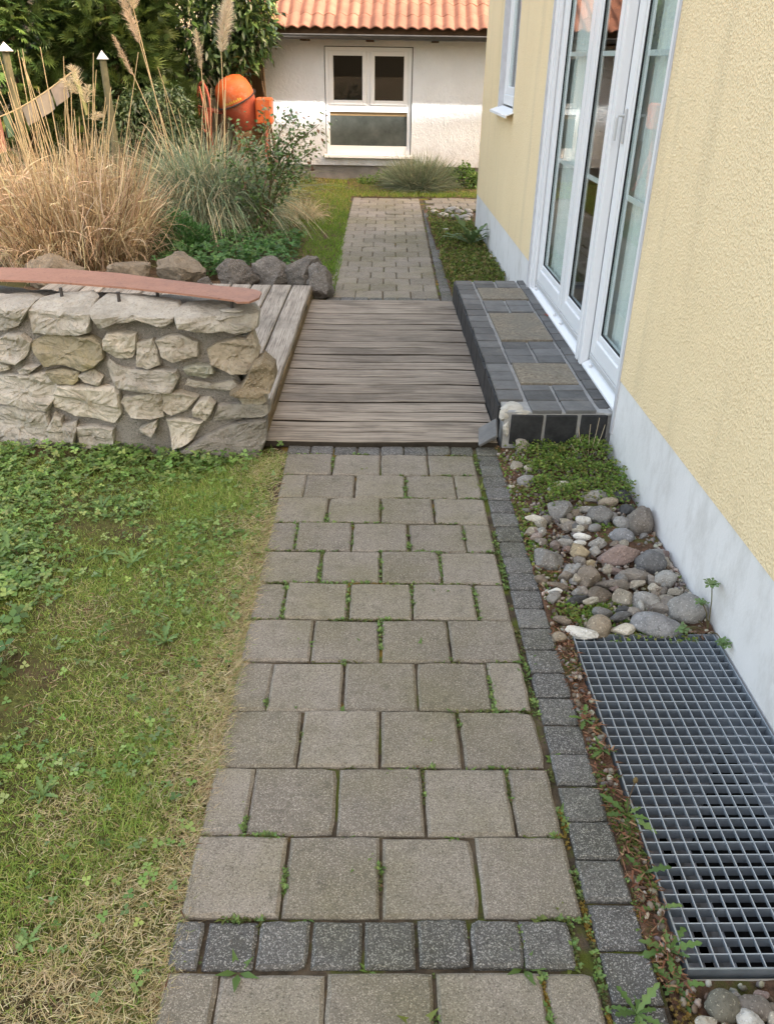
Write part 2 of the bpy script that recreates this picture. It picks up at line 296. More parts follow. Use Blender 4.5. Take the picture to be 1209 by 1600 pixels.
m_gutter = varied('dull_zinc_gutter', (.06, .06, .06), (.04, .04, .04), 6, .55, .4, .1, 30, .003)
m_beigewall = varied('beige_rear_wall', (.44, .37, .26), (.35, .29, .2), 3, .9, .1, .3, 40, .01)
m_post = varied('greenish_pole_wood', (.19, .18, .11), (.11, .105, .065), 12, .9, .1, .5, 60, .006)
m_zinc = Mat('pale_zinc_cap', .5, .4, (.58, .58, .56)).m
m_leaf = leafmat('leaf', .5, .35, .3)
m_gloss = leafmat('glossy_leaf', .28, .5, .12)
m_dry = leafmat('dry_grass', .7, .2, .25)
m_bark = varied('twig_bark', (.12, .085, .055), (.07, .05, .035), 30, .9, .1, .4, 90, .004)
m_stem = varied('green_rose_stem', (.10, .12, .045), (.13, .075, .045), 14, .7, .3, .2, 90, .003)
m_core = varied('dense_dark_foliage', (.012, .02, .008), (.02, .03, .01), 9, .95, .05, .6, 30, .03)
# ================================================================== GROUND
def grid(name, x0, x1, y0, y1, nx, ny, zf, mat, kind='structure', parent=None, smooth=True):
    X, Y = np.meshgrid(np.linspace(x0, x1, nx + 1), np.linspace(y0, y1, ny + 1)); Z = zf(X, Y)
    i = np.arange(nx * ny).reshape(ny, nx); a = (np.arange(ny)[:, None] * (nx + 1) + np.arange(nx)[None]).ravel()
    F = np.stack([a, a + 1, a + nx + 2, a + nx + 1], 1)
    o = link(name, npm(np.stack([X, Y, Z], -1).reshape(-1, 3), F, None, smooth), mat, parent)
    if kind: o['kind'] = kind
    return o
GX0, GX1, GY0, GY1 = .62, 1.07, .915, 1.965            # the light-well grate
gb = MB()                                              # one great sheet with a hole for the shaft
for (a, b, c_, d) in [(-70, GX0, -60, 120), (GX1, 70, -60, 120), (GX0, GX1, -60, GY0), (GX0, GX1, GY1, 120)]:
    gb.add([(a, c_, -.03), (b, c_, -.03), (b, d, -.03), (a, d, -.03)], [(0, 1, 2, 3)])
tag(gb.build('ground', m_soil), kind='structure')
lz = lambda X, Y: -.012 + .012 * npnoise(np.stack([X.ravel(), Y.ravel()], 1), 3.).reshape(X.shape) - .01 * sstep(-.55, -.36, X)
grid('lawn_soil', -4.5, -.36, -1.2, 3.62, 70, 80, lz, m_lawn)
flz = lambda X, Y: -.008 + .03 * sstep(6.2, 7.5, Y) * sstep(-.3, -.9, X) + .012 * npnoise(np.stack([X.ravel(), Y.ravel()], 1), 2.).reshape(X.shape)
grid('garden_soil', -7, -.27, 5.9, 12.6, 60, 60, flz, m_soil)
bz = lambda X, Y: -.004 + .014 * npnoise(np.stack([X.ravel(), Y.ravel()], 1), 7.).reshape(X.shape)
grid('stone_bed_soil', .565, 1.07, 1.97, 3.35, 20, 50, bz, m_litter)
grid('stone_bed_soil_near', .575, 1.07, -.6, .90, 20, 50, bz, m_litter)
grid('edge_strip_soil', .56, .618, .9, 1.975, 5, 50, lambda X, Y: -.006 + .006 * npnoise(np.stack([X.ravel(), Y.ravel()], 1), 12.).reshape(X.shape), m_litter)
grid('far_bed_soil', .60, 1.07, 5.78, 9.95, 16, 80, lambda X, Y: .01 + .02 * npnoise(np.stack([X.ravel(), Y.ravel()], 1), 3.).reshape(X.shape), m_litter)
grid('shed_border_soil', -.35, 3.5, 10.9, 12.6, 40, 20, lambda X, Y: -.004 + .03 * sstep(11., 11.5, Y) + .008 * npnoise(np.stack([X.ravel(), Y.ravel()], 1), 3.).reshape(X.shape), m_soil)

# ================================================================== PAVED PATHS
def paver_mesh(w, d, h=.06, c=.006, seed=0):
    r_ = random.Random(seed); j = lambda s=.0011: r_.uniform(-s, s)
    out = []; n = 5
    per = []
    for (ax, ay, bx, by) in [(-1, -1, 1, -1), (1, -1, 1, 1), (1, 1, -1, 1), (-1, 1, -1, -1)]:
        for k in range(n): t = k / n; per.append((ax + (bx - ax) * t, ay + (by - ay) * t, k))
    v = []
    ring = []
    for (px, py, k) in per: ring.append((px * w / 2 + j(), py * d / 2 + j()))
    for (x, y) in ring: v.append((x, y, -h))
    for (x, y) in ring: v.append((x, y, -c + j(.0012)))
    for i, (x, y) in enumerate(ring): q = 1 - (c + abs(j(.003))) * 2 / w; q2 = 1 - (c + abs(j(.003))) * 2 / d; v.append((x * q, y * q2, j(.0006)))
    for cn in range(4):                                   # worn and chipped corners
        q_ = r_.random() ** 8 * .006 + .0004
        for lv in (1, 2): x_, y_, z_ = v[lv * len(per) + cn * n]; v[lv * len(per) + cn * n] = (x_ - math.copysign(q_, x_), y_ - math.copysign(q_, y_), z_ - q_ * .25)
    m = len(per); f = []
    for a in (0, 1):
        for i in range(m): k = (i + 1) % m; f.append((a * m + i, a * m + k, (a + 1) * m + k, (a + 1) * m + i))
    f.append(tuple(2 * m + i for i in range(m))); return pym(v, f)
def wmesh(me, mat): me.materials.append(mat); return me
PV = [wmesh(paver_mesh(.2028, .1990, seed=i), m_paver) for i in range(14)]
PH = [wmesh(paver_mesh(.1005, .1990, seed=20 + i), m_paver) for i in range(4)]
ES = [wmesh(paver_mesh(.1005, .0985, seed=40 + i, c=.005), m_edge) for i in range(6)]
EH = [wmesh(paver_mesh(.058, .0995, seed=60 + i, c=.005), m_edge) for i in range(2)]
path = link('path', pym([(-.42, -1.2, -.011), (.565, -1.2, -.011), (.572, 3.36, -.011), (-.41, 3.36, -.011)], [(0, 1, 2, 3)]), m_joint); path['kind'] = 'structure'
A_ = R(.45)
def place(name, meshes, u, v_, par, ox, oy, ang, jit=1.):
    x = ox + u * math.cos(ang) + v_ * math.sin(ang); y = oy - u * math.sin(ang) + v_ * math.cos(ang)
    return link(name, random.choice(meshes), None, par, (x + random.gauss(0, .0013) * jit, y + random.gauss(0, .0013) * jit, random.gauss(0, .0016) * jit),
                (random.gauss(0, .008) * jit, random.gauss(0, .008) * jit, -ang + random.gauss(0, .005) * jit))
WID = .838; PITX = .2095; PITY = .2032; OX, OY = -.394, 1.034
for n in range(11):                       # rows between the two dark bands
    vc = (n + .5) * PITY
    if n % 2 == 0:
        for k in range(4): place('paver', PV, (k + .5) * PITX, vc, path, OX, OY, A_)
    else:
        place('paver', PH, .054, vc, path, OX, OY, A_)
        for k in range(3): place('paver', PV, .104 + (k + .5) * PITX, vc, path, OX, OY, A_)
        place('paver', PH, WID - .054, vc, path, OX, OY, A_)
for n in range(5):                        # rows this side of the near dark band
    vc = -.110 - (n + .5) * PITY
    if n % 2 == 1:
        for k in range(4): place('paver', PV, (k + .5) * PITX, vc, path, OX, OY, A_)
    else:
        place('paver', PH, .054, vc, path, OX, OY, A_)
        for k in range(3): place('paver', PV, .104 + (k + .5) * PITX, vc, path, OX, OY, A_)
        place('paver', PH, WID - .054, vc, path, OX, OY, A_)
place('edging_stone', EH, .030, -.054, path, OX, OY, A_)
for k in range(7): place('edging_stone', ES, .118 + k * .1065, -.054, path, OX, OY, A_)
for k in range(8): place('edging_stone', ES, .05 + k * .1055, 11 * PITY + .054, path, OX, OY, A_)
for k in range(40): place('edging_stone', ES, WID + .014 + .053, 11 * PITY + .054 - k * .1048, path, OX, OY, A_)
fpath = link('far_path', pym([(-.5, 5.86, -.010), (.60, 5.86, -.010), (.72, 10.95, -.010), (-.5, 10.95, -.010)], [(0, 1, 2, 3)]), m_joint); fpath['kind'] = 'structure'
FA = R(1.1); FX, FY = -.335, 5.99
for n in range(24):
    vc = (n + .5) * PITY
    if n % 2 == 0:
        for k in range(4): place('paver', PV, (k + .5) * PITX, vc, fpath, FX, FY, FA)
    else:
        place('paver', PH, .054, vc, fpath, FX, FY, FA)
        for k in range(3): place('paver', PV, .104 + (k + .5) * PITX, vc, fpath, FX, FY, FA)
        place('paver', PH, WID - .054, vc, fpath, FX, FY, FA)
for k in range(8): place('edging_stone', ES, .05 + k * .1055, -.054, fpath, FX, FY, FA)
for k in range(39): place('edging_stone', ES, WID + .066, -.054 + k * .1048, fpath, FX, FY, FA)
spath = link('side_path', pym([(.72, 10.02, -.014), (2.6, 9.97, -.014), (2.6, 10.95, -.014), (.74, 10.95, -.014)], [(0, 1, 2, 3)]), m_joint); spath['kind'] = 'structure'
for n in range(4):
    for k in range(9): place('paver', PV, .11 + k * PITX + (n % 2) * .1, (n + .5) * PITY + .03, spath, .64, 10.06, R(.4))

# ================================================================== LOWER WOODEN DECK BETWEEN THE PATHS
deck = empty('timber_deck', (.05, 3.33, 0)); tag(deck, 'low weathered grey brown timber deck bridging the paved path', 'deck')
def plank_mesh(L, w, t, axis, grooves=0, seed=0, dark=False):
    """a board with rounded edges and worn top; long side along axis (0 x, 1 y)"""
    r_ = random.Random(seed); prof = []
    n = 10
    prof = [(-w / 2, -t), (-w / 2, -.007), (-w / 2 + .003, -.0025), (-w / 2 + .008, 0)]
    if grooves:
        for g in range(grooves):
            c0 = -w / 2 + w * (g + 1) / (grooves + 1); prof += [(c0 - .003, 0), (c0, -.004), (c0 + .003, 0)]
    prof += [(w / 2 - .008, 0), (w / 2 - .003, -.0025), (w / 2, -.007), (w / 2, -t)]
    v = []; f = []; k = len(prof); ph = r_.uniform(0, 9)
    for i in range(n + 1):
        s_ = -L / 2 + L * i / n; dz = .0025 * math.sin(ph + i * .8) + r_.uniform(-.001, .001); dw = .0012 * math.sin(ph * 2 + i * .9)
        for (a, z) in prof: v.append((s_, a + dw, z + dz) if axis == 0 else (a + dw, s_, z + dz))
    for i in range(n):
        for j in range(k - 1):
            q = (i * k + j, (i + 1) * k + j, (i + 1) * k + j + 1, i * k + j + 1); f.append(q if axis == 1 else q[::-1])
    f.append(tuple(range(k)) if axis == 0 else tuple(range(k))[::-1]); f.append(tuple(n * k + j for j in range(k))[::-1] if axis == 0 else tuple(n * k + j for j in range(k)))
    me = pym(v, f)
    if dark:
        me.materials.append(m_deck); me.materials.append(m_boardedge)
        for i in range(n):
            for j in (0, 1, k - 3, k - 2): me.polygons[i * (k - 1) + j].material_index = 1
    return me
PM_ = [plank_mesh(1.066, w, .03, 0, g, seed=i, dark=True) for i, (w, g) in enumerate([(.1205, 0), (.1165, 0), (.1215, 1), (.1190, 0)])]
gaps_y = 3.345
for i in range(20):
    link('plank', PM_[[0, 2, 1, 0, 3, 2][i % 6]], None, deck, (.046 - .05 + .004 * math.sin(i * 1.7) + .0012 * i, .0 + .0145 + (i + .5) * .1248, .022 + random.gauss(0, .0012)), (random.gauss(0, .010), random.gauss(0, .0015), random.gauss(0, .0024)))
for yy in (.02, 1.2, 2.44): MB().box(-.5, .52, yy, yy + .05, -.03, -.012).build('joist', m_darkwood, deck)
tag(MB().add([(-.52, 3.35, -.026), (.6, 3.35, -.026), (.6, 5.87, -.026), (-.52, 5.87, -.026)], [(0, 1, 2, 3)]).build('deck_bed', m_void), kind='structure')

# ================================================================== RAISED PALE DECK BEHIND THE STONE WALL
rd = empty('raised_deck', (-.48, 3.4, 0)); tag(rd, 'raised platform of pale grey boards behind the stone wall', 'deck')
RB = [wmesh(plank_mesh(2.36, .137, .03, 1, 0, seed=80 + i), m_deck2) for i in range(3)]
RBL = wmesh(plank_mesh(2.50, .137, .03, 1, 0, seed=90), m_deck2)
rot = R(-1.15)
def rdp(u, v_): return (u * math.cos(rot) - v_ * math.sin(rot), u * math.sin(rot) + v_ * math.cos(rot))
for i in range(13):
    if i == 0: x, y = rdp(-.075, 1.245); me = RBL
    else: x, y = rdp(-.075 - i * .1465, 1.32); me = RB[i % 3]
    link('board', me, None, rd, (x, y, .105 + random.gauss(0, .001)), (0, random.gauss(0, .004), rot + random.gauss(0, .0012)))
q = MB().box(-.03, 0, 0, 2.5, -.02, .073).build('fascia_board', m_fascia, rd); q.rotation_euler = (0, 0, rot)
q = MB().box(-1.9, -.031, 2.465, 2.495, -.02, .073).build('fascia_board', m_fascia, rd); q.rotation_euler = (0, 0, rot)

# ================================================================== DRY STONE AND MORTAR WALL
WX = [-2.8, -1.75, -1.5, -1.08, -.8, -.5, -.2]; WY = [3.98, 3.45, 3.34, 3.25, 3.24, 3.28, 3.3]
def yf(x): return float(np.interp(x, WX, WY))
sw = empty('stone_wall', (-1.2, 3.3, 0)); tag(sw, 'low curved wall of rough pale limestone set in grey mortar', 'wall')
TX = [-2.8, -1.6, -1.15, -.8, -.53]; TZ = [.625, .632, .648, .64, .618]
mv = []; mf = []; NX, NZ = 90, 28; core0, core1 = -2.7, -.545
for i in range(NX + 1):
    x = core0 + (core1 - core0) * i / NX; zt = float(np.interp(x, TX, TZ)) - .012
    for j in range(NZ + 1):
        z = -.06 + (zt + .06) * j / NZ; y = yf(x) + .026 + .016 * fbm(x * 9, z * 9, 3.1) + .004 * fbm(x * 40, z * 40, 1)
        if i == NX: x_ = x + .03 * fbm(z * 6, 2., 0) - .02
        else: x_ = x
        mv.append((x_, y, z))
    for j in range(5): mv.append((x, yf(x) + .03 + .055 * (j + 1), zt + .008 * fbm(x * 12, j * .7, 9)))
    mv.append((x, yf(x) + .32, -.06))
K = NZ + 7
for i in range(NX):
    for j in range(K - 1): mf.append((i * K + j, (i + 1) * K + j, (i + 1) * K + j + 1, i * K + j + 1))
mf.append(tuple(NX * K + j for j in range(K))); mf.append(tuple(range(K))[::-1])
core = link('mortar_core', pym(mv, mf, True), m_mortar, sw); core.location = (1.2, -3.3, 0)
def wall_stone(poly, kind, seed):
    """a rough stone on the wall face: traced outline, real thickness, broken face"""
    r_ = random.Random(seed); P = [Vector((a, b)) for a, b in poly]; c = sum(P, Vector((0, 0))) / len(P)
    size = max((p - c).length for p in P); prot = {'prot': .095, 'boul': .055, 'top': .048}.get(kind, .042) * r_.uniform(.85, 1.25)
    ring = []                                             # resample the outline with small wobble
    for i in range(len(P)):
        a, b = P[i], P[(i + 1) % len(P)]; n = max(2, int((b - a).length / .017))
        for k in range(n):
            p = a.lerp(b, k / n); d = (p - c).normalized(); ring.append(p + d * (.003 * fbm(p.x * 30, p.y * 30, seed)) )
    m = len(ring); v = []; f = []
    tilt = Vector((r_.uniform(-.25, .25), r_.uniform(-.2, .35)))
    levels = [(1.0, -.06), (1.0, .45), (.985, .78), (.94, .95), (.82, 1.0), (.66, 1.0), (.48, 1.01), (.28, 1.0), (.12, 1.01)]
    step = [r_.uniform(0, 6.28), r_.uniform(.2, .7)]
    for (sc, dp) in levels:
        for p in ring:
            q = c + (p - c) * (sc * 1.085); rel = (q - c); base = .028 if dp < 0 else 0
            if dp < 0: y = .05
            else:
                chip = fbm(q.x * 15 + seed, q.y * 15, seed * .37) * .011 + abs(fbm(q.x * 34, q.y * 34, seed)) * .010 + fbm(q.x * 90, q.y * 90, seed) * .0035
                ledge = .008 * math.tanh(9 * math.sin(step[0] + rel.y * 38 + rel.x * 10 * step[1])) * (1 if sc < .95 else .3)
                y = -prot * dp + .03 + (chip + ledge) * min(1, dp * 1.2) + (rel.x * tilt.x + rel.y * tilt.y) * dp * .35
            e = max(0., q.y - .625) * 1.7; v.append((q.x, yf(q.x) + y + e, q.y - .27 * e))
    L = len(levels)
    for a in range(L - 1):
        for i in range(m): k = (i + 1) % m; f.append((a * m + i, a * m + k, (a + 1) * m + k, (a + 1) * m + i))
    v.append((c.x, yf(c.x) + .03 - prot * 1.01, c.y)); ci = len(v) - 1
    for i in range(m): f.append(((L - 1) * m + i, (L - 1) * m + (i + 1) % m, ci))
    if kind == 'top':                                     # cap stones run back over the wall top
        pass
    me = pym(v, f, False); bm = bmesh.new(); bm.from_mesh(me); bmesh.ops.recalc_face_normals(bm, faces=bm.faces); bm.to_mesh(me); bm.free()
    me.polygons.foreach_set('use_smooth', [False] * len(me.polygons)); return me
WALL_STONES = [
 ('top', [(-1.599,0.657),(-1.463,0.666),(-1.413,0.658),(-1.425,0.617),(-1.483,0.555),(-1.551,0.526),(-1.636,0.523)]),
 ('top', [(-1.416,0.618),(-1.392,0.659),(-1.333,0.68),(-1.191,0.701),(-1.159,0.68),(-1.151,0.625),(-1.17,0.552),(-1.222,0.536),(-1.321,0.532),(-1.414,0.528)]),
 ('top', [(-1.144,0.651),(-1.109,0.695),(-0.996,0.698),(-0.878,0.684),(-0.816,0.677),(-0.799,0.652),(-0.819,0.604),(-0.857,0.583),(-0.904,0.599),(-0.953,0.61),(-1.039,0.597),(-1.107,0.574),(-1.129,0.615)]),
 ('', [(-1.639,0.462),(-1.591,0.481),(-1.542,0.507),(-1.473,0.515),(-1.446,0.481),(-1.475,0.424),(-1.524,0.385),(-1.619,0.376),(-1.653,0.411)]),
 ('dk', [(-1.441,0.475),(-1.361,0.514),(-1.273,0.527),(-1.175,0.525),(-1.131,0.499),(-1.129,0.44),(-1.173,0.401),(-1.22,0.381),(-1.316,0.401),(-1.395,0.382),(-1.427,0.44)]),
 ('lt', [(-1.107,0.519),(-1.081,0.55),(-1.018,0.551),(-0.973,0.546),(-0.976,0.505),(-0.999,0.449),(-1.068,0.447),(-1.111,0.477)]),
 ('lt', [(-0.968,0.506),(-0.902,0.527),(-0.89,0.484),(-0.883,0.424),(-0.935,0.405),(-0.98,0.416)]),
 ('lt', [(-1.637,0.364),(-1.579,0.364),(-1.581,0.345),(-1.647,0.327)]),
 ('', [(-1.533,0.349),(-1.479,0.378),(-1.42,0.383),(-1.48,0.341),(-1.522,0.336)]),
 ('', [(-1.693,0.239),(-1.64,0.3),(-1.577,0.317),(-1.489,0.331),(-1.402,0.351),(-1.36,0.304),(-1.385,0.245),(-1.431,0.18),(-1.484,0.178),(-1.56,0.185),(-1.671,0.184)]),
 ('dk', [(-1.394,0.358),(-1.321,0.373),(-1.248,0.364),(-1.254,0.332),(-1.276,0.315),(-1.347,0.309),(-1.375,0.328)]),
 ('lt', [(-1.247,0.352),(-1.176,0.382),(-1.141,0.355),(-1.163,0.319),(-1.224,0.326)]),
 ('', [(-1.104,0.406),(-1.088,0.435),(-1.062,0.409),(-1.007,0.392),(-0.895,0.399),(-0.829,0.396),(-0.823,0.365),(-0.854,0.309),(-0.943,0.304),(-1.018,0.312),(-1.071,0.314),(-1.09,0.347)]),
 ('lt', [(-1.349,0.299),(-1.266,0.303),(-1.102,0.309),(-1.087,0.285),(-1.092,0.196),(-1.128,0.151),(-1.202,0.163),(-1.291,0.17),(-1.383,0.194),(-1.375,0.246)]),
 ('lt', [(-1.073,0.242),(-1.054,0.267),(-0.999,0.281),(-0.896,0.299),(-0.904,0.188),(-0.953,0.178),(-1.036,0.185),(-1.056,0.211)]),
 ('', [(-1.737,0.105),(-1.678,0.156),(-1.585,0.174),(-1.441,0.162),(-1.439,0.11),(-1.465,0.02),(-1.535,-0.012),(-1.653,-0.036),(-1.758,-0.023)]),
 ('', [(-1.396,0.16),(-1.367,0.143),(-1.364,0.091),(-1.341,0.04),(-1.386,0.015),(-1.45,0.025),(-1.44,0.09)]),
 ('', [(-1.369,0.117),(-1.297,0.137),(-1.301,0.097),(-1.326,0.034),(-1.351,0.059)]),
 ('', [(-1.302,0.11),(-1.21,0.12),(-1.138,0.11),(-1.149,0.04),(-1.228,0.014),(-1.294,0.011),(-1.304,0.064)]),
 ('lt', [(-1.008,0.128),(-0.928,0.168),(-0.935,0.136),(-0.958,0.093),(-1.004,0.115)]),
 ('top', [(-0.793,0.652),(-0.754,0.668),(-0.661,0.671),(-0.574,0.671),(-0.498,0.655),(-0.475,0.632),(-0.481,0.575),(-0.511,0.558),(-0.556,0.548),(-0.605,0.567),(-0.682,0.563),(-0.779,0.586)]),
 ('lt', [(-0.885,0.522),(-0.84,0.54),(-0.783,0.543),(-0.726,0.512),(-0.726,0.459),(-0.765,0.455),(-0.824,0.435),(-0.867,0.461)]),
 ('tan', [(-0.679,0.481),(-0.638,0.504),(-0.569,0.519),(-0.508,0.517),(-0.477,0.469),(-0.496,0.403),(-0.529,0.376),(-0.592,0.382),(-0.668,0.421)]),
 ('gr', [(-0.784,0.408),(-0.741,0.421),(-0.674,0.415),(-0.665,0.385),(-0.707,0.359),(-0.773,0.377)]),
 ('prot', [(-0.544,0.334),(-0.494,0.427),(-0.455,0.445),(-0.417,0.408),(-0.411,0.359),(-0.434,0.312),(-0.482,0.291),(-0.558,0.291),(-0.592,0.308)]),
 ('', [(-0.79,0.329),(-0.77,0.352),(-0.676,0.33),(-0.595,0.342),(-0.558,0.3),(-0.65,0.301),(-0.751,0.318)]),
 ('lt', [(-0.887,0.296),(-0.811,0.298),(-0.747,0.271),(-0.795,0.222),(-0.857,0.199),(-0.891,0.221)]),
 ('lt', [(-0.767,0.221),(-0.74,0.258),(-0.699,0.265),(-0.675,0.242),(-0.694,0.198),(-0.723,0.164),(-0.77,0.189)]),
 ('', [(-0.686,0.156),(-0.656,0.232),(-0.562,0.234),(-0.45,0.233),(-0.453,0.195),(-0.478,0.173),(-0.591,0.168)]),
 ('tan', [(-0.572,0.257),(-0.512,0.279),(-0.466,0.278),(-0.456,0.246),(-0.492,0.228),(-0.557,0.234)]),
 ('lt', [(-0.885,0.169),(-0.824,0.177),(-0.773,0.164),(-0.732,0.162),(-0.752,0.137),(-0.787,0.079),(-0.819,0.06),(-0.87,0.042),(-0.874,0.111)]),
 ('boul', [(-0.809,0.04),(-0.715,0.095),(-0.617,0.136),(-0.509,0.154),(-0.473,0.15),(-0.479,0.063),(-0.508,-0.01),(-0.666,-0.028),(-0.815,-0.014),(-0.855,0.012)]),
 ('tan', [(-0.518,0.529),(-0.494,0.555),(-0.478,0.499),(-0.485,0.475),(-0.508,0.517)]),
]

for i, (kd, poly) in enumerate(WALL_STONES):
    link('stone', wall_stone(poly, kd, i + 3), WS[kd], sw, (1.2, -3.3, 0))
for i in (0, 3, 9, 15, 1, 4, 10):                          # the wall goes on past the left edge of the picture
    kd, poly = WALL_STONES[i]; sh = -.5 if i in (0, 3, 9, 15) else -.72
    link('stone', wall_stone([(a + sh, b) for a, b in poly], kd, i + 60), WS[kd], sw, (1.2, -3.3, 0))
def blob(w, d, h, seed, angular=False, sub=3, cuts=7, amp=.12):
    bm = bmesh.new(); bmesh.ops.create_icosphere(bm, subdivisions=sub, radius=1); r_ = random.Random(seed)
    planes = []
    if angular:
        for k in range(cuts):
            n_ = Vector((r_.gauss(0, 1), r_.gauss(0, 1), r_.gauss(0, .8))).normalized(); planes.append((n_, r_.uniform(.55, .8)))
    for q in bm.verts:
        p = q.co.copy(); p *= 1 + amp * fbm(p.x * 1.1 + seed * 3.1, p.y * 1.1, p.z * 1.1 + seed)
        for n_, d_ in planes:
            k = p.dot(n_) - d_
            if k > 0: p -= n_ * k * .93
        p *= 1 + .02 * fbm(p.x * 6 + seed, p.y * 6, p.z * 6)
        q.co = Vector((p.x * w / 2, p.y * d / 2, p.z * h / 2))
    me = bpy.data.meshes.new('m'); bm.to_mesh(me); bm.free(); me.polygons.foreach_set('use_smooth', [not angular] * len(me.polygons)); return me
# flat cap stones seen on the wall's top, behind the front edge
for i, (x, dy, w, d) in enumerate([(-1.5, .15, .30, .22), (-1.24, .16, .26, .24), (-.97, .15, .30, .22), (-.70, .15, .28, .22), (-1.78, .15, .28, .22), (-2.1, .15, .3, .22)]):
    link('cap_stone', blob(w * 1.08, d, .075, 200 + i, True), WS['top'], sw, (x + 1.2, yf(x) + dy - 3.3, float(np.interp(x, TX, TZ)) - .030))

# ================================================================== CURVED RAIL ON THE WALL
rail = empty('curved_rail', (-.9, 3.45, .65)); tag(rail, 'dull red flat curved strip on thin dark rods above the stone wall', 'rail')
RFx = [-2.6, -1.93, -1.68, -1.36, -1.09, -.86, -.70, -.60, -.535, -.485, -.455]
RBk = [4.05, 3.80, 3.74, 3.725, 3.655, 3.55, 3.485, 3.44, 3.415, 3.385, 3.345]
RFr = [3.82, 3.57, 3.515, 3.475, 3.405, 3.325, 3.26, 3.215, 3.19, 3.195, 3.26]
v = []; f = []; n = len(RFx)
for i in range(n):
    zt = .70
    for (yy, zz) in ((RBk[i], zt), (RFr[i], zt), (RFr[i], zt - .008), (RBk[i], zt - .008)): v.append((RFx[i] + (.9) + (.05 if yy == RFr[i] else -.04) * (1 if i < 8 else 0), yy - 3.45, zz - .65))
for i in range(n - 1):
    for k in range(4): f.append((i * 4 + k, i * 4 + (k + 1) % 4, (i + 1) * 4 + (k + 1) % 4, (i + 1) * 4 + k))
f += [(3, 2, 1, 0), tuple((n - 1) * 4 + k for k in range(4))]
bm = bmesh.new(); me = pym(v, f); bm.from_mesh(me); bmesh.ops.recalc_face_normals(bm, faces=bm.faces); bm.to_mesh(me); bm.free(); link('strip', me, m_corten, rail)
for (x, y) in [(-1.30, 3.40), (-1.045, 3.34), (-.905, 3.42), (-.575, 3.30), (-.555, 3.36), (-1.75, 3.62)]:
    MB().tube([(x + .9, y - 3.45, -.05), (x + .9, y - 3.45, .046)], .0075, 8).build('rod', m_steel, rail)
link('mortar_foot', blob(.10, .06, .016, 5, False, 2), m_mortarw, rail, (.325, -.155, -.012))

# ================================================================== TILED DOORSTEP
stp = empty('doorstep', (.85, 3.34, 0)); tag(stp, 'dark slate tiled doorstep with three brown granite slabs below the terrace doors', 'step')
def P_(o): o.location = (-.85, -3.34, 0); return o
SX0, SX1, SY0, SY1 = .600, 1.145, 3.352, 5.765
P_(MB().box(SX0 - .0, SX1, SY0, SY1, -.04, .1715).build('mortar_core', m_grout, stp))
def tile_obj(name, x0, x1, y0, y1, z0, z1, mat, jit=.0012):
    me = MB().box(-(x1 - x0) / 2, (x1 - x0) / 2, -(y1 - y0) / 2, (y1 - y0) / 2, -(z1 - z0) / 2, (z1 - z0) / 2, .0022).mesh()
    return link(name, me, mat, stp, ((x0 + x1) / 2 - .85 + random.gauss(0, jit), (y0 + y1) / 2 - 3.34 + random.gauss(0, jit), (z0 + z1) / 2 + random.gauss(0, jit * .7)), (random.gauss(0, .008), random.gauss(0, .008), random.gauss(0, .014)))
cols = [(.592, .704), (.722, .856), (.874, 1.012), (1.032, 1.128)]
y = 3.482
while y < 5.70: tile_obj('tile', *cols[0], y, y + .118, .166, .184, m_slate); y += .1265
y = 3.50
while y < 5.70: tile_obj('tile', *cols[3], y, y + .118, .166, .183, m_slate); y += .127
for c_ in cols[1:3]:
    for (a, b) in [(3.346, 3.462), (3.470, 3.588), (3.597, 3.668), (3.996, 4.105), (4.112, 4.222), (4.230, 4.348), (4.962, 5.092), (5.102, 5.225), (5.560, 5.655), (5.665, 5.757)]:
        if c_ is cols[2]: a += .004; b += .004
        tile_obj('tile', *c_, a, b, .166, .184, m_slate)
tile_obj('tile', 1.036, 1.12, 3.40, 3.485, .164, .178, m_slate).rotation_euler = (.05, -.09, .05)
for (a, b) in [(3.690, 3.978), (4.372, 4.935), (5.255, 5.543)]:
    o = tile_obj('granite_slab', .727 + random.gauss(0, .004), 1.018 + random.gauss(0, .006), a, b, .160, .186, m_granite)
y = 3.46
while y < 5.72: tile_obj('side_tile', .586, .602, y, y + .118, -.01, .160, m_black, .0006); y += .1245
for (a, b) in [(.632, .775), (.790, .930), (.948, 1.066)]: tile_obj('front_tile', a, b, 3.340, 3.356, .018, .160, m_black, .0005)
for i, (x, yy, z, w, d, h) in enumerate([(.64, 3.415, .172, .115, .11, .03), (.60, 3.37, .15, .05, .05, .06), (.68, 3.36, .165, .08, .03, .03), (.612, 3.352, .09, .035, .02, .09), (1.08, 3.36, .163, .09, .03, .02), (1.10, 3.38, .172, .05, .06, .022)]):
    link('broken_mortar', blob(w, d, h, 300 + i, True, 3), m_mortarw if i < 4 else m_grout, stp, (x - .85, yy - 3.34, z))
lt = MB().box(-.05, .05, -.062, .062, -.007, .007, .002).build('loose_tile', m_slate)
lt.location = (.535, 3.372, .062); lt.rotation_euler = (R(20), R(-38), R(-18)); tag(lt, 'loose dark slate tile leaning against the corner of the doorstep', 'tile')
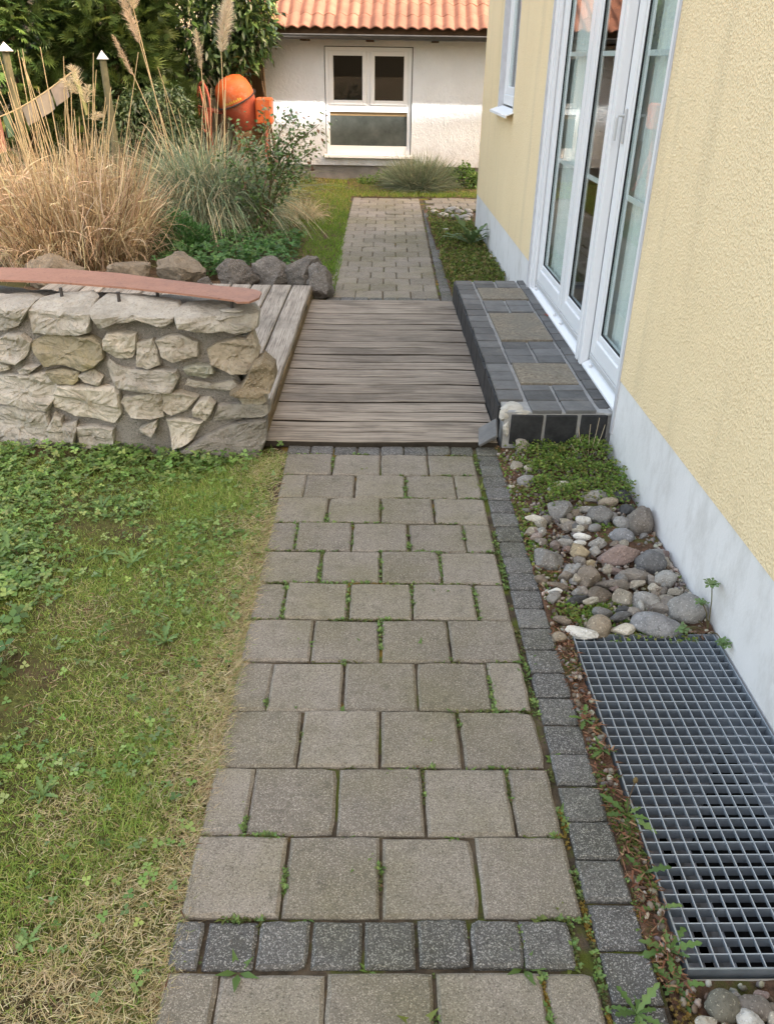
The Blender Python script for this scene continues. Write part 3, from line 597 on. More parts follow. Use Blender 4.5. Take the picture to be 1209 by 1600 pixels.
# ================================================================== YELLOW HOUSE
WXF = 1.072
house = empty('house', (1.072, 3.3, 0)); tag(house, 'pale yellow stuccoed house with grey plinth and white terrace doors', 'house')
def HP(o): o.location = (-1.072, -3.3, 0); return o
DO = (3.30, 5.58, .19, 2.38); WO = (6.85, 7.66, 1.20, 2.45)
def rects_with_holes(y0, y1, z0, z1, holes):
    ys = sorted({y0, y1, *[h for o in holes for h in o[:2]]}); zs = sorted({z0, z1, *[min(max(h, z0), z1) for o in holes for h in o[2:]]}); out = []
    for a, b in zip(ys, ys[1:]):
        for c_, d in zip(zs, zs[1:]):
            my, mz = (a + b) / 2, (c_ + d) / 2
            if not any(o[0] < my < o[1] and o[2] < mz < o[3] for o in holes): out.append((a, b, c_, d))
    return out
wb = MB()
for (a, b, c_, d) in rects_with_holes(-6, 8.77, .352, 5.2, [DO, WO]): wb.add([(WXF, a, c_), (WXF, b, c_), (WXF, b, d), (WXF, a, d)], [(3, 2, 1, 0)])
for (a, b) in ((-6, DO[0]), (DO[1], 8.77)): wb.add([(WXF, a, .352), (WXF, b, .352), (WXF + .03, b, .352), (WXF + .03, a, .352)], [(3, 2, 1, 0)])
wb.add([(WXF, 8.77, .352), (9, 8.77, .352), (9, 8.77, 5.2), (WXF, 8.77, 5.2)], [(3, 2, 1, 0)]); wb.add([(WXF, -6, .352), (9, -6, .352), (9, -6, 5.2), (WXF, -6, 5.2)], [(0, 1, 2, 3)])
wb.add([(9, -6, .352), (9, 8.77, .352), (9, 8.77, 5.2), (9, -6, 5.2)], [(0, 1, 2, 3)])
HP(wb.build('wall', m_stucco, house))
pb = MB()
for (a, b) in ((-6, DO[0] - .0), (DO[1], 8.775)): pb.box(WXF + .004, 1.5, a, b, -.9 if a > 5 or True else -.05, .356)
HP(pb.build('plinth', m_plinth, house))
# plaster reveals and the smooth band round the openings
def reveal(o, depth, band=.024, foot=True):
    rv = MB()
    y0, y1, z0, z1 = o; x0, x1 = WXF - .0025, WXF + depth
    rv.box(x0, x1, y1 - .001, y1 + band, z0, z1 + band); rv.box(x0, x1, y0 - band, y0 + .001, z0, z1 + band); rv.box(x0, x1, y0 + .001, y1 - .001, z1, z1 + band)
    if foot: rv.box(x0 + .006, x1, y0 + .001, y1 - .001, z0 - .10, z0 - .004)
    HP(rv.build('reveal', m_reveal, house))
reveal((DO[0], DO[1], .10, DO[3]), .10, .026, False); reveal(WO, .11, .02)
HP(MB().box(.9, 9.4, -6.4, 9.15, 5.2, 5.62).build('roof', m_tile, house))
# room behind the glass
HP(MB().add([(4.5, 2.2, .2), (4.5, 8.4, .2), (4.5, 8.4, 2.6), (4.5, 2.2, 2.6)], [(0, 1, 2, 3)]).add([(1.25, 8.4, .2), (4.5, 8.4, .2), (4.5, 8.4, 2.6), (1.25, 8.4, 2.6)], [(3, 2, 1, 0)])
   .add([(1.25, 2.2, .2), (4.5, 2.2, .2), (4.5, 2.2, 2.6), (1.25, 2.2, 2.6)], [(0, 1, 2, 3)]).add([(1.25, 2.2, .2), (4.5, 2.2, .2), (4.5, 8.4, .2), (1.25, 8.4, .2)], [(0, 1, 2, 3)])
   .add([(1.25, 2.2, 2.6), (4.5, 2.2, 2.6), (4.5, 8.4, 2.6), (1.25, 8.4, 2.6)], [(3, 2, 1, 0)]).build('room_shell', m_room, house))
# outer frame of the terrace doors
fb = MB().box(1.104, 1.175, 5.475, 5.579, .215, 2.379, .004).box(1.104, 1.175, 3.301, 3.372, .215, 2.379, .004).box(1.104, 1.175, 3.372, 5.475, 2.30, 2.379, .004)
fb.box(1.118, 1.17, 4.075, 4.10, .235, 2.30).box(1.118, 1.17, 3.94, 3.965, .235, 2.30)
HP(fb.build('door_frame', m_pvc, house))
HP(MB().box(1.072, 1.116, 4.035, 4.078, .1855, 2.38, .004).box(1.072, 1.116, 3.962, 4.005, .1855, 2.38, .004).box(1.092, 1.14, 4.0055, 4.0345, .186, 2.38).build('shutter_rail', m_pvc, house))
HP(MB().box(1.078, 1.102, 5.5805 - .05, 5.5795, .186, 2.38, .003).box(1.088, 1.1035, 5.47, 5.528, .20, 2.38).build('shutter_rail', m_pvc, house))
sb = MB()
for (a, b) in ((3.31, 3.958), (4.082, 5.526)):
    sb.add([(1.082, a, .186), (1.082, b, .186), (1.082, b, .196), (1.082, a, .196), (1.135, b, .228), (1.135, a, .228), (1.135, a, .186), (1.135, b, .186)], [(0, 3, 2, 1), (3, 5, 4, 2), (5, 6, 7, 4), (0, 6, 5, 3), (1, 2, 4, 7)])
HP(sb.build('threshold', m_pvc, house))
def door_leaf(y0, y1, handle=False, label=None):
    z0, z1 = .262, 2.295; xa, xb = 1.110, 1.162; st = .078; bt = .135
    b = MB().box(xa, xb, y0, y0 + st, z0, z1, .005).box(xa, xb, y1 - st, y1, z0, z1, .005).box(xa, xb, y0 + st, y1 - st, z1 - st, z1, .005).box(xa, xb, y0 + st, y1 - st, z0, z0 + bt * .62, .005)
    gy0, gy1, gz0, gz1 = y0 + st, y1 - st, z0 + bt * .62, z1 - st; bd = .022
    L = HP(b.build('door_leaf', m_pvc, house))
    if label: L['label'] = label
    xe = xa + .010
    MB().box(xe, xb - .006, gy0 + .0005, gy0 + bd, gz0, gz1, .004).box(xe, xb - .006, gy1 - bd, gy1 - .0005, gz0, gz1, .004).box(xe, xb - .006, gy0 + bd, gy1 - bd, gz0, gz0 + bd * 1.6, .004).box(xe, xb - .006, gy0 + bd, gy1 - bd, gz1 - bd, gz1, .004).build('glazing_bead', m_pvc, L)
    ya, yb, za, zb = gy0 + bd, gy1 - bd, gz0 + bd * 1.6, gz1 - bd
    MB().box(xe + .004, xe + .012, ya - .0005, ya + .006, za, zb).box(xe + .004, xe + .012, yb - .006, yb + .0005, za, zb).box(xe + .004, xe + .012, ya + .006, yb - .006, za - .0005, za + .006).box(xe + .004, xe + .012, ya + .006, yb - .006, zb - .006, zb + .0005).build('gasket', m_gasket, L)
    MB().box(xe + .0125, xe + .0155, ya + .001, yb - .001, za + .001, zb - .001).build('pane', m_glass, L)
    for z in (1.02, 1.585): MB().box(xe + .022, xe + .030, ya + .002, yb - .002, z - .011, z + .011).build('muntin', m_pvc, L)
    MB().box(xa - .003, xa + .03, y0 + .004, y1 - .004, z0 - .030, z0 - .001, .003).build('weather_bar', m_alu, L)
    if handle:
        MB().box(xa - .010, xa - .0005, y1 - .055, y1 - .028, 1.235, 1.375, .003).build('handle_plate', m_alu, L)
        MB().tube([(xa - .009, y1 - .042, 1.345), (xa - .036, y1 - .042, 1.345), (xa - .040, y1 - .042, 1.335), (xa - .040, y1 - .042, 1.245)], .0065, 8).build('handle', m_alu, L)
    return L
door_leaf(4.692, 5.468, label='terrace door leaf furthest from the camera'); door_leaf(4.106, 4.684); door_leaf(3.378, 3.936, True, 'terrace door leaf nearest the camera, with a handle')
MB_ = MB()
HP(MB().box(1.1125, 1.118, 4.6845, 4.6915, .27, 2.29).build('door_joint', m_gasket, house))
for yy in (5.40, 4.78, 4.60, 3.86): link('drain_cap', blob(.02, .02, .02, 7, False, 2), m_pvc, house, (1.100 - 1.072, yy - 3.3, .218))
def curtain(y0, y1, x, z0, z1, amp, wl, mat=m_curtain):
    n = 120; v = []; f = []
    for i in range(n + 1):
        y = y0 + (y1 - y0) * i / n; o = amp * math.sin(y / wl * 6.283 + 1.3 * math.sin(y * 9)) + amp * .4 * math.sin(y / wl * 14)
        v += [(x + o, y, z0), (x + o * .7, y, z1)]
    for i in range(n): f.append((i * 2, i * 2 + 2, i * 2 + 3, i * 2 + 1))
    return HP(link('curtain', pym(v, f, True), mat, house))
curtain(4.93, 5.80, 1.195, .24, 2.5, .016, .11); curtain(3.35, 4.16, 1.195, .24, 2.5, .016, .11); curtain(6.7, 7.9, 1.20, 1.1, 2.5, .016, .11)
# small window further along the wall
wf = MB().box(1.112, 1.16, 6.851, 6.92, 1.225, 2.449, .004).box(1.112, 1.16, 7.59, 7.659, 1.225, 2.449, .004).box(1.112, 1.16, 6.92, 7.59, 1.225, 1.30, .004).box(1.112, 1.16, 6.92, 7.59, 2.38, 2.449, .004)
win = HP(wf.build('window', m_pvc, house))
MB().box(1.122, 1.155, 6.9205, 6.98, 1.3005, 2.3795, .004).box(1.122, 1.155, 7.53, 7.5895, 1.3005, 2.3795, .004).box(1.122, 1.155, 6.98, 7.53, 1.3005, 1.36, .004).box(1.122, 1.155, 6.98, 7.53, 2.32, 2.3795, .004).build('sash', m_pvc, win)
MB().box(1.132, 1.136, 6.981, 7.529, 1.361, 2.319).build('pane', m_glass, win)
v = [(1.008, 6.80, 1.180), (1.008, 7.71, 1.180), (1.108, 7.71, 1.214), (1.108, 6.80, 1.214), (1.008, 6.80, 1.162), (1.008, 7.71, 1.162), (1.020, 7.71, 1.162), (1.020, 6.80, 1.162), (1.020, 6.80, 1.176), (1.020, 7.71, 1.176), (1.108, 7.71, 1.206), (1.108, 6.80, 1.206)]
MB().add(v, [(0, 3, 2, 1), (0, 1, 5, 4), (4, 5, 6, 7), (7, 6, 9, 8), (8, 9, 10, 11), (0, 4, 7, 8, 11, 3), (1, 2, 10, 9, 6, 5)]).build('sill', m_pvc, win)
MB().tube([(1.114, 6.885, 1.24), (1.10, 6.885, 1.24), (1.10, 6.885, 1.30)], .008, 6).build('hinge', m_pvc, win)

# ================================================================== LIGHT WELL AND GRATE
sh = MB(); D = -.95
sh.add([(GX0, GY0, -.031), (GX1, GY0, -.031), (GX1, GY0, D), (GX0, GY0, D)], [(0, 1, 2, 3)]).add([(GX0, GY1, -.031), (GX1, GY1, -.031), (GX1, GY1, D), (GX0, GY1, D)], [(3, 2, 1, 0)])
sh.add([(GX0, GY0, -.031), (GX0, GY1, -.031), (GX0, GY1, D), (GX0, GY0, D)], [(3, 2, 1, 0)]).add([(GX0, GY0, D), (GX1, GY0, D), (GX1, GY1, D), (GX0, GY1, D)], [(0, 1, 2, 3)])
shaft = sh.build('light_well', m_shaft); tag(shaft, 'sunken light well shaft under the steel grate beside the house', 'light well')
MB().box(1.060, 1.0755, 1.06, 1.14, -.80, -.14, .003).box(1.060, 1.0755, 1.76, 1.84, -.80, -.14, .003).box(1.060, 1.0755, 1.1405, 1.7595, -.80, -.73, .003).box(1.060, 1.0755, 1.1405, 1.7595, -.21, -.14, .003).build('cellar_window_frame', m_pvc, shaft)
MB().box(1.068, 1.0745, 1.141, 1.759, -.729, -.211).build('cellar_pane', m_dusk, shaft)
MB().box(GX0 - .012, GX1 - .002, GY0 - .022, GY0 - .004, -.06, -.016, .003).box(GX0 - .012, GX0 - .001, GY0 - .003, GY1 + .01, -.06, -.022).build('shaft_rim', varied('pale_rim', (.62, .58, .5), (.45, .42, .36), 20, .9, .1, .3, 60, .004), shaft)
gr = empty('steel_grate', ((GX0 + GX1) / 2, (GY0 + GY1) / 2, 0)); tag(gr, 'galvanised steel mesh grate covering the cellar light well', 'grate')
gcx, gcy = (GX0 + GX1) / 2, (GY0 + GY1) / 2
hw, hl = (GX1 - GX0) / 2 - .004, (GY1 - GY0) / 2
MB().box(-hw, -hw + .004, -hl, hl, -.028, .006).box(hw - .004, hw, -hl, hl, -.028, .006).box(-hw + .004, hw - .004, -hl, -hl + .004, -.028, .006).box(-hw + .004, hw - .004, hl - .004, hl, -.028, .006).build('frame', m_galv, gr)
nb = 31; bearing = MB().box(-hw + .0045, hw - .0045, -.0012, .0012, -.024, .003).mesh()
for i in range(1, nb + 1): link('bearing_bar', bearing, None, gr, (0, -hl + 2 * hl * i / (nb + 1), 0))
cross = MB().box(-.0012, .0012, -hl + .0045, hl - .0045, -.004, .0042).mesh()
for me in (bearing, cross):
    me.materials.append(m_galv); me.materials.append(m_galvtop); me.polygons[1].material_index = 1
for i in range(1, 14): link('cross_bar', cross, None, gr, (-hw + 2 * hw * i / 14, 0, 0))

# ================================================================== WHITE SHED AT THE END
shed = empty('shed', (0, 12.5, 0), R(-2.6)); tag(shed, 'low white roughcast shed with orange pantile roof and white window', 'shed')
sw0, sw1 = -1.49, 5.0; SWN = (-.665, .545, .345, 1.685)
b = MB()
for (a, c_, z0, z1) in rects_with_holes(sw0, sw1, .2, 1.98, [SWN]): b.add([(a, 0, z0), (c_, 0, z0), (c_, 0, z1), (a, 0, z1)], [(0, 1, 2, 3)])
y0, y1, z0, z1 = SWN
b.add([(y0, 0, z0), (y0, .09, z0), (y0, .09, z1), (y0, 0, z1)], [(3, 2, 1, 0)]).add([(y1, 0, z0), (y1, .09, z0), (y1, .09, z1), (y1, 0, z1)], [(0, 1, 2, 3)]).add([(y0, 0, z1), (y1, 0, z1), (y1, .09, z1), (y0, .09, z1)], [(0, 1, 2, 3)]).add([(y0, 0, z0), (y1, 0, z0), (y1, .09, z0), (y0, .09, z0)], [(3, 2, 1, 0)])
b.add([(sw0, 0, .2), (sw0, 0, 1.98), (sw0, .3, 1.98), (sw0, .3, .2)], [(3, 2, 1, 0)]).add([(sw0, 0, .2), (sw1, 0, .2), (sw1, .08, .2), (sw0, .08, .2)], [(0, 1, 2, 3)])
b.build('wall', m_rough, shed)
MB().box(sw0 + .02, sw1, .045, .4, -.05, .199).build('base', m_conc, shed)
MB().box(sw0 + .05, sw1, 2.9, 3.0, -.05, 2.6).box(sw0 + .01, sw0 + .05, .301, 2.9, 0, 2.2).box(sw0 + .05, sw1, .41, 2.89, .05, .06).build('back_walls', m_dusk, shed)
f0 = .055
fr = MB().box(y0 + .012, y0 + .062, f0 - .03, f0 + .03, z0, z1 - .01, .004).box(y1 - .062, y1 - .012, f0 - .03, f0 + .03, z0, z1 - .01, .004).box(y0 + .062, y1 - .062, f0 - .03, f0 + .03, z1 - .065, z1 - .01, .004).box(y0 + .062, y1 - .062, f0 - .03, f0 + .03, .885, .985, .004).box(y0 + .062, y1 - .062, f0 - .03, f0 + .03, z0, .455, .004)
fr.box(-.085, -.035, f0 - .03, f0 + .03, .985, z1 - .065, .004)
sw_ = fr.build('window', m_pvc, shed)
for (a, c_) in ((y0 + .063, -.086), (-.034, y1 - .063)):
    s_ = .058; q = MB().box(a, a + s_, f0 - .042, f0 + .02, .975, z1 - .055, .005).box(c_ - s_, c_, f0 - .042, f0 + .02, .975, z1 - .055, .005).box(a + s_, c_ - s_, f0 - .042, f0 + .02, .975, .975 + s_, .005).box(a + s_, c_ - s_, f0 - .042, f0 + .02, z1 - .055 - s_, z1 - .055, .005).build('sash', m_pvc, sw_)
    MB().box(a + s_, c_ - s_, f0 - .012, f0 - .008, .975 + s_, z1 - .055 - s_).build('pane', m_glass, sw_)
s = Mat('dusty_glass', .25, .5); v = s.pos(); s.color(s.mix(s.ramp(s.noise(v, 4, 6, .65), (.35, 0.), (.7, 1.)), (.045, .055, .053), (.10, .115, .108))); m_dusty = s.m
MB().box(y0 + .063, y1 - .063, f0 - .004, f0, .456, .884).build('pane', m_dusty, sw_)
MB().box(y0 + .064, y1 - .064, f0 - .0075, f0 - .0045, .84, .8845).build('board', varied('tan_board', (.35, .25, .14), (.27, .19, .1), 8, .8, .2, .2), sw_)
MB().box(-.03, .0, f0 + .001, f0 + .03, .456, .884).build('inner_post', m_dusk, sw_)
MB().box(y0 - .02, y1 + .025, -.075, f0 - .031, .300, .3435, .006).build('sill', m_pvc, sw_)
# roof: rafters, fascia, gutter, pantiles
EZ, EY, SL = 1.905, -.46, R(27)
for x in np.arange(-1.34 + .45, 4.6, .86): MB().box(x - .045, x + .045, -.40, .3, 1.735, 1.80).build('rafter', m_darkwood, shed)
MB().box(-1.66, 5.0, -.36, .0, 1.80, 1.83).build('soffit', m_darkwood, shed)
MB().box(-1.66, 5.0, -.40, -.362, 1.80, 1.885).build('fascia', m_darkwood, shed)
MB().box(-1.66, 5.0, -.425, -.402, 1.872, 1.905).build('drip_board', m_darkwood, shed)
pts = [(-1.72, 0, 0), (5.0, 0, 0)]
v = []; f = []; n = 10
for x in (-1.72, 5.0):
    for k in range(n + 1): a = math.pi * (1 + k / n); v.append((x, -.458 + .052 * math.cos(a), 1.800 + .050 * math.sin(a)))
for k in range(n): f.append((k, k + 1, n + 2 + k, n + 1 + k))
f.append(tuple(range(n + 1))); f.append(tuple(n + 1 + k for k in range(n + 1))[::-1]); link('gutter', pym(v, f, True), m_gutter, shed)
MB().tube([(-1.72, -.512, 1.802), (5.0, -.512, 1.802)], .009, 6).build('gutter_lip', m_gutter, shed)
roof = MB().box(-1.7, 5.0, 0, 3.6, -.03, 0).build('roof', m_darkwood, shed); roof.location = (0, -.40, 1.885); roof.rotation_euler = (SL, 0, 0)
tw, tl = .1545, .37; prof = []
for k in range(11): t = k / 10; prof.append((t * (tw + .012), .032 * (.5 - .5 * math.cos(2 * math.pi * min(t * 1.05, 1))) ** .8 + .008))
v = []; f = []; m = len(prof)
for (yy, dz) in ((0, 0), (.012, .006), (tl, -.012)):
    for (x, z) in prof: v.append((x, yy, z + dz + .012))
for (x, z) in prof: v.append((x, .002, z - .004))
for a in (0, 1):
    for i in range(m - 1): f.append((a * m + i, a * m + i + 1, (a + 1) * m + i + 1, (a + 1) * m + i))
for i in range(m - 1): f.append((3 * m + i, 3 * m + i + 1, i + 1, i))
TM = wmesh(pym(v, f, True), m_tile)
for r_ in range(5):
    for c_ in range(27):
        link('roof_tile', TM, None, roof, (-1.72 + c_ * tw + random.gauss(0, .002), -.075 + r_ * .315 + random.gauss(0, .004), .012 + random.gauss(0, .0015)), (random.gauss(R(1.8), .006), random.gauss(0, .006), random.gauss(0, .006)))
# dark timber door in the recess left of the shed, beige rear wall
rw = empty('rear_wall', (-2.6, 13.2, 0)); tag(rw, 'beige rear wall with brown timber door in shade behind the cement mixer', 'wall')
MB().box(-4.4, .55, 0, .15, 0, 2.3).build('wall', m_beigewall, rw)
dd = empty('timber_door', (-1.74, 12.72, 0), R(-2.6)); tag(dd, 'brown timber door standing in the recess beside the white shed', 'door')
for k in range(4): MB().box(-.22 + k * .11, -.22 + k * .11 + .107, 0, .03, .05, 1.75, .003).build('board', m_brownwood, dd)
MB().box(-.22, .22, -.02, -.001, .95, 1.03).box(-.22, .22, -.02, -.001, 1.38, 1.44).build('ledge', m_brownwood, dd)
# ================================================================== LOOSE STONES
BED_STONES = [
 (0.630,3.124,0.051,0.059,'beige','a'),
 (0.650,2.979,0.067,0.057,'grey','r'),
 (0.777,2.934,0.081,0.042,'cream','r'),
 (0.872,2.966,0.049,0.028,'cream','r'),
 (0.907,2.847,0.103,0.051,'pale','r'),
 (1.021,2.848,0.075,0.062,'dark','a'),
 (1.007,2.735,0.063,0.057,'dark','a'),
 (0.949,2.797,0.074,0.047,'tan','r'),
 (0.733,2.719,0.099,0.099,'grey','a'),
 (0.639,2.658,0.084,0.055,'cream','a'),
 (0.885,2.687,0.085,0.069,'grey','r'),
 (0.844,2.740,0.067,0.030,'pale','r'),
 (0.939,2.681,0.033,0.036,'grey','r'),
 (0.964,2.629,0.074,0.052,'grey','r'),
 (1.029,2.616,0.080,0.122,'umber','r'),
 (0.814,2.653,0.065,0.039,'white','a'),
 (0.775,2.595,0.057,0.038,'cream','a'),
 (0.846,2.596,0.045,0.032,'grey','r'),
 (0.932,2.535,0.082,0.060,'blue','r'),
 (0.784,2.533,0.060,0.028,'white','r'),
 (0.763,2.485,0.046,0.025,'white','r'),
 (0.613,2.532,0.069,0.031,'pink','a'),
 (0.889,2.400,0.169,0.090,'red','a'),
 (0.750,2.427,0.091,0.058,'ochre','a'),
 (0.623,2.370,0.119,0.083,'grey','a'),
 (0.984,2.351,0.095,0.077,'slate','r'),
 (1.016,2.406,0.079,0.048,'grey','r'),
 (0.695,2.311,0.059,0.050,'grey','a'),
 (0.740,2.244,0.069,0.092,'brown','a'),
 (0.911,2.276,0.116,0.058,'umber','a'),
 (1.000,2.250,0.081,0.055,'pale','r'),
 (0.818,2.219,0.114,0.057,'umber','a'),
 (0.762,2.155,0.078,0.067,'brown','a'),
 (0.829,2.146,0.089,0.067,'beige','a'),
 (0.953,2.195,0.062,0.045,'beige','a'),
 (0.898,2.229,0.057,0.034,'beige','a'),
 (1.011,2.180,0.062,0.034,'beige','a'),
 (0.896,2.127,0.080,0.061,'grey','r'),
 (0.976,2.141,0.067,0.028,'beige','a'),
 (0.612,2.178,0.048,0.028,'white','a'),
 (0.680,2.140,0.083,0.033,'dark','a'),
 (0.728,2.131,0.077,0.030,'cream','a'),
 (0.822,2.071,0.070,0.033,'dark','a'),
 (0.738,2.062,0.065,0.049,'grey','a'),
 (0.793,2.044,0.064,0.038,'slate','a'),
 (0.936,2.085,0.093,0.049,'umber','a'),
 (1.021,2.067,0.106,0.103,'grey','r'),
 (0.891,1.991,0.143,0.074,'blue','r'),
 (0.713,1.991,0.071,0.066,'tan','r'),
 (0.786,1.978,0.074,0.053,'cream','a'),
 (0.646,1.965,0.099,0.047,'white','a'),
 (0.575,1.940,0.049,0.036,'tan','a'),
 (0.606,2.025,0.051,0.027,'brown','r'),
 (0.578,2.253,0.046,0.034,'brown','a'),
 (0.629,2.218,0.068,0.034,'brown','a'),
 (0.686,2.179,0.039,0.034,'grey','a'),
 (0.666,2.467,0.043,0.043,'pink','a'),
 (0.826,2.474,0.062,0.049,'pale','a'),
 (0.770,2.355,0.048,0.027,'ochre','a'),
 (0.873,2.094,0.022,0.044,'pale','r'),
 (0.847,2.307,0.088,0.026,'red','a'),
 (0.682,3.100,0.044,0.029,'beige','r'),
 (1.011,2.127,0.033,0.022,'beige','a'),
 (0.682,3.317,0.067,0.076,'beige','a'),
 # near
 (0.665,0.843,0.058,0.050,'olive','r'),
 (0.722,0.839,0.058,0.037,'umber','r'),
 (0.697,0.813,0.051,0.037,'white','a'),
 (0.623,0.812,0.040,0.030,'cream','a'),
 (0.695,0.861,0.023,0.015,'grey','a'),
 (0.744,0.861,0.029,0.019,'red','a'),
 (0.748,0.813,0.024,0.030,'beige','r'),
 (0.756,0.831,0.025,0.025,'brown','r'),
 # far
 (0.975,9.701,0.153,0.070,'pale','r'),
 (1.054,9.513,0.108,0.065,'grey','r'),
 (1.137,9.583,0.108,0.065,'pale','r'),
 (0.981,9.201,0.125,0.063,'grey','r'),
 (1.059,9.147,0.124,0.073,'pale','r'),
 (0.855,9.313,0.126,0.063,'cream','r'),
 (1.127,9.295,0.084,0.063,'grey','r'),
 (0.913,9.503,0.086,0.054,'grey','r'),
 (0.767,9.557,0.086,0.043,'cream','r'),
 (1.078,9.031,0.082,0.049,'beige','r'),
 (0.745,8.466,0.058,0.035,'white','r'),
 (0.686,8.069,0.055,0.033,'cream','r'),
 (1.064,7.198,0.050,0.033,'white','r'),
 (0.788,7.034,0.039,0.026,'beige','r'),
]

names = {'beige': 'beige', 'grey': 'grey', 'cream': 'cream', 'pale': 'pale grey', 'dark': 'blackish', 'tan': 'tan', 'umber': 'grey brown', 'white': 'white', 'blue': 'blue grey', 'pink': 'pinkish', 'red': 'reddish', 'ochre': 'ochre', 'slate': 'dark grey', 'brown': 'brown', 'olive': 'olive grey'}
special = {15 - 1: 'tall upright grey brown cobble against the house plinth', 22: 'large flat reddish rock slab in the stone bed', 46: 'big round grey boulder beside the house wall above the grate', 47: 'large oval blue grey cobble at the top edge of the grate',
           8: 'big angular grey stone at the edge of the green stonecrop', 39: 'small bright white stone chip beside the path edging', 50: 'flat white stone at the top left corner of the grate', 63: 'pointed beige stone leaning on the front of the doorstep', 48: 'round tan brown cobble next to the grate',
           18: 'smooth blue grey egg shaped cobble below the upright cobble', 24: 'broad angular grey stone beside the path edging', 5: 'rough blackish stone in the stonecrop by the house wall', 64: 'olive grey cobble below the near end of the grate', 66: 'white patterned stone below the near end of the grate'}
stones = []
for i, (x, y, w, h, c_, shp) in enumerate(BED_STONES):
    ang = shp == 'a'; far = y > 6
    me = blob(w * 1.16, h * 1.16, h * (1.0 if not ang else .95), 500 + i, ang, 3, 10, .2)
    o = link('cobble' if not ang else 'rock', me, PM[c_]); o.location = (min(x, 1.065 - w * .5) if y < 9 else x - .06, y, max(.014, h * .24) + (.03 if far else 0)); o.rotation_euler = (random.uniform(-.3, .3), random.uniform(-.25, .25), random.uniform(-.45, .45))
    where = ('in the stone bed beside the grey plinth' if not far else 'in the far bed') if y > 1 else 'below the near end of the grate'
    stones.append((o, i, x, y, names[c_], 'angular stone' if ang else 'rounded cobble', where))
frng = random.Random(3)
for i in range(70):                                    # the smaller broken stones lying between the big ones
    x, y = frng.uniform(.60, 1.05), 1.99 + .75 * frng.random() ** .8; w = frng.uniform(.028, .062); c_ = frng.choice(['grey', 'umber', 'beige', 'brown', 'slate', 'umber', 'grey', 'red', 'pale'])
    o = link('rock', blob(w * 1.2, w * .85, w * .7, 900 + i, True, 2, 8, .16), PM[c_]); o.location = (x, y, .008 + w * .12); o.rotation_euler = (frng.uniform(-.5, .5), frng.uniform(-.5, .5), frng.uniform(0, 6)); stones.append((o, 1000 + i, x, y, 'small ' + names[c_], 'broken stone', 'in the stone bed beside the grey plinth'))
SPN = [q for q in stones if q[1] in special]
for (o, i, x, y, cn, kind_, where) in stones:
    if i in special: tag(o, special[i], 'stone'); continue
    near = sorted([q for q in SPN if q[6] == where], key=lambda q: (q[2] - x) ** 2 + (q[3] - y) ** 2)
    if near:
        q = near[0]; dx, dy = x - q[2], y - q[3]; rel = ('right of' if dx > 0 else 'left of') if abs(dx) > abs(dy) * .8 else ('behind' if dy > 0 else 'in front of'); ref = special[q[1]].split(' in the ')[0].split(' at the ')[0].split(' beside ')[0].split(' below ')[0].split(' next ')[0].split(' against ')[0].split(' leaning ')[0].replace('smooth blue grey egg shaped', 'egg shaped').replace('tall upright grey brown', 'tall upright')
        far_ = 'just ' if math.hypot(dx, dy) < .13 else 'further '
        lab = '%s %s %s%s the %s' % (cn, kind_, far_, rel, ref)
    else: lab = '%s %s %s, %s' % (cn, kind_, where, 'close to the side path' if y > 9.35 else 'at the near side of the pile' if y > 8.9 else 'alone in moss %s the wall' % ('beside' if x > .85 else 'away from'))
    tag(o, lab, 'stone', 'loose stones ' + where)

def scatter_mesh(tv, tf, pos, yaw, pitch, roll, scale, col):
    tv = np.asarray(tv, float); tf = np.asarray(tf, int); N = len(pos)
    cy_, sy_ = np.cos(yaw), np.sin(yaw); cp, sp_ = np.cos(pitch), np.sin(pitch); cr, sr = np.cos(roll), np.sin(roll); Z = np.zeros(N); O = np.ones(N)
    Rz = np.stack([np.stack([cy_, -sy_, Z], 1), np.stack([sy_, cy_, Z], 1), np.stack([Z, Z, O], 1)], 1)
    Rx = np.stack([np.stack([O, Z, Z], 1), np.stack([Z, cp, -sp_], 1), np.stack([Z, sp_, cp], 1)], 1)
    Ry = np.stack([np.stack([cr, Z, sr], 1), np.stack([Z, O, Z], 1), np.stack([-sr, Z, cr], 1)], 1)
    M = Rz @ Rx @ Ry; sc = np.asarray(scale); sc = sc[:, None, None] if sc.ndim == 1 else sc[:, None, :]
    V = np.einsum('nij,nkj->nki', M, tv[None] * sc) + np.asarray(pos)[:, None]
    F = (tf[None] + (np.arange(N) * len(tv))[:, None, None]).reshape(-1, tf.shape[1]); C_ = np.repeat(np.asarray(col), len(tv), 0)
    return V.reshape(-1, 3), F, C_
def ribbons(base, d, L, Wd, droop, segs=3, col=None, taper=.9, sidedir=None, curl=0.):
    N = len(base); t = np.linspace(0, 1, segs + 1)[None, :, None]; d = d / np.linalg.norm(d, axis=1, keepdims=True)
    P = base[:, None] + d[:, None] * L[:, None, None] * t; P[..., 2] -= (droop * L)[:, None] * t[..., 0] ** 2
    if curl: P += (rng.normal(0, curl, (N, 1, 3)) * np.sin(t * 4 + rng.uniform(0, 6, (N, 1, 1)))) * L[:, None, None]
    s_ = np.cross(d, rng.normal(0, 1, (N, 3))) if sidedir is None else sidedir; s_ = s_ / np.linalg.norm(s_, axis=1, keepdims=True)
    w = Wd[:, None, None] * (1 - taper * t ** 1.6) * .5
    V = np.stack([P - s_[:, None] * w, P + s_[:, None] * w], 2)
    k = 2 * (segs + 1); a = (np.arange(N) * k)[:, None] + (np.arange(segs) * 2)[None]; F = np.stack([a, a + 1, a + 3, a + 2], -1).reshape(-1, 4)
    return V.reshape(-1, 3), F, np.repeat(col, k, 0)
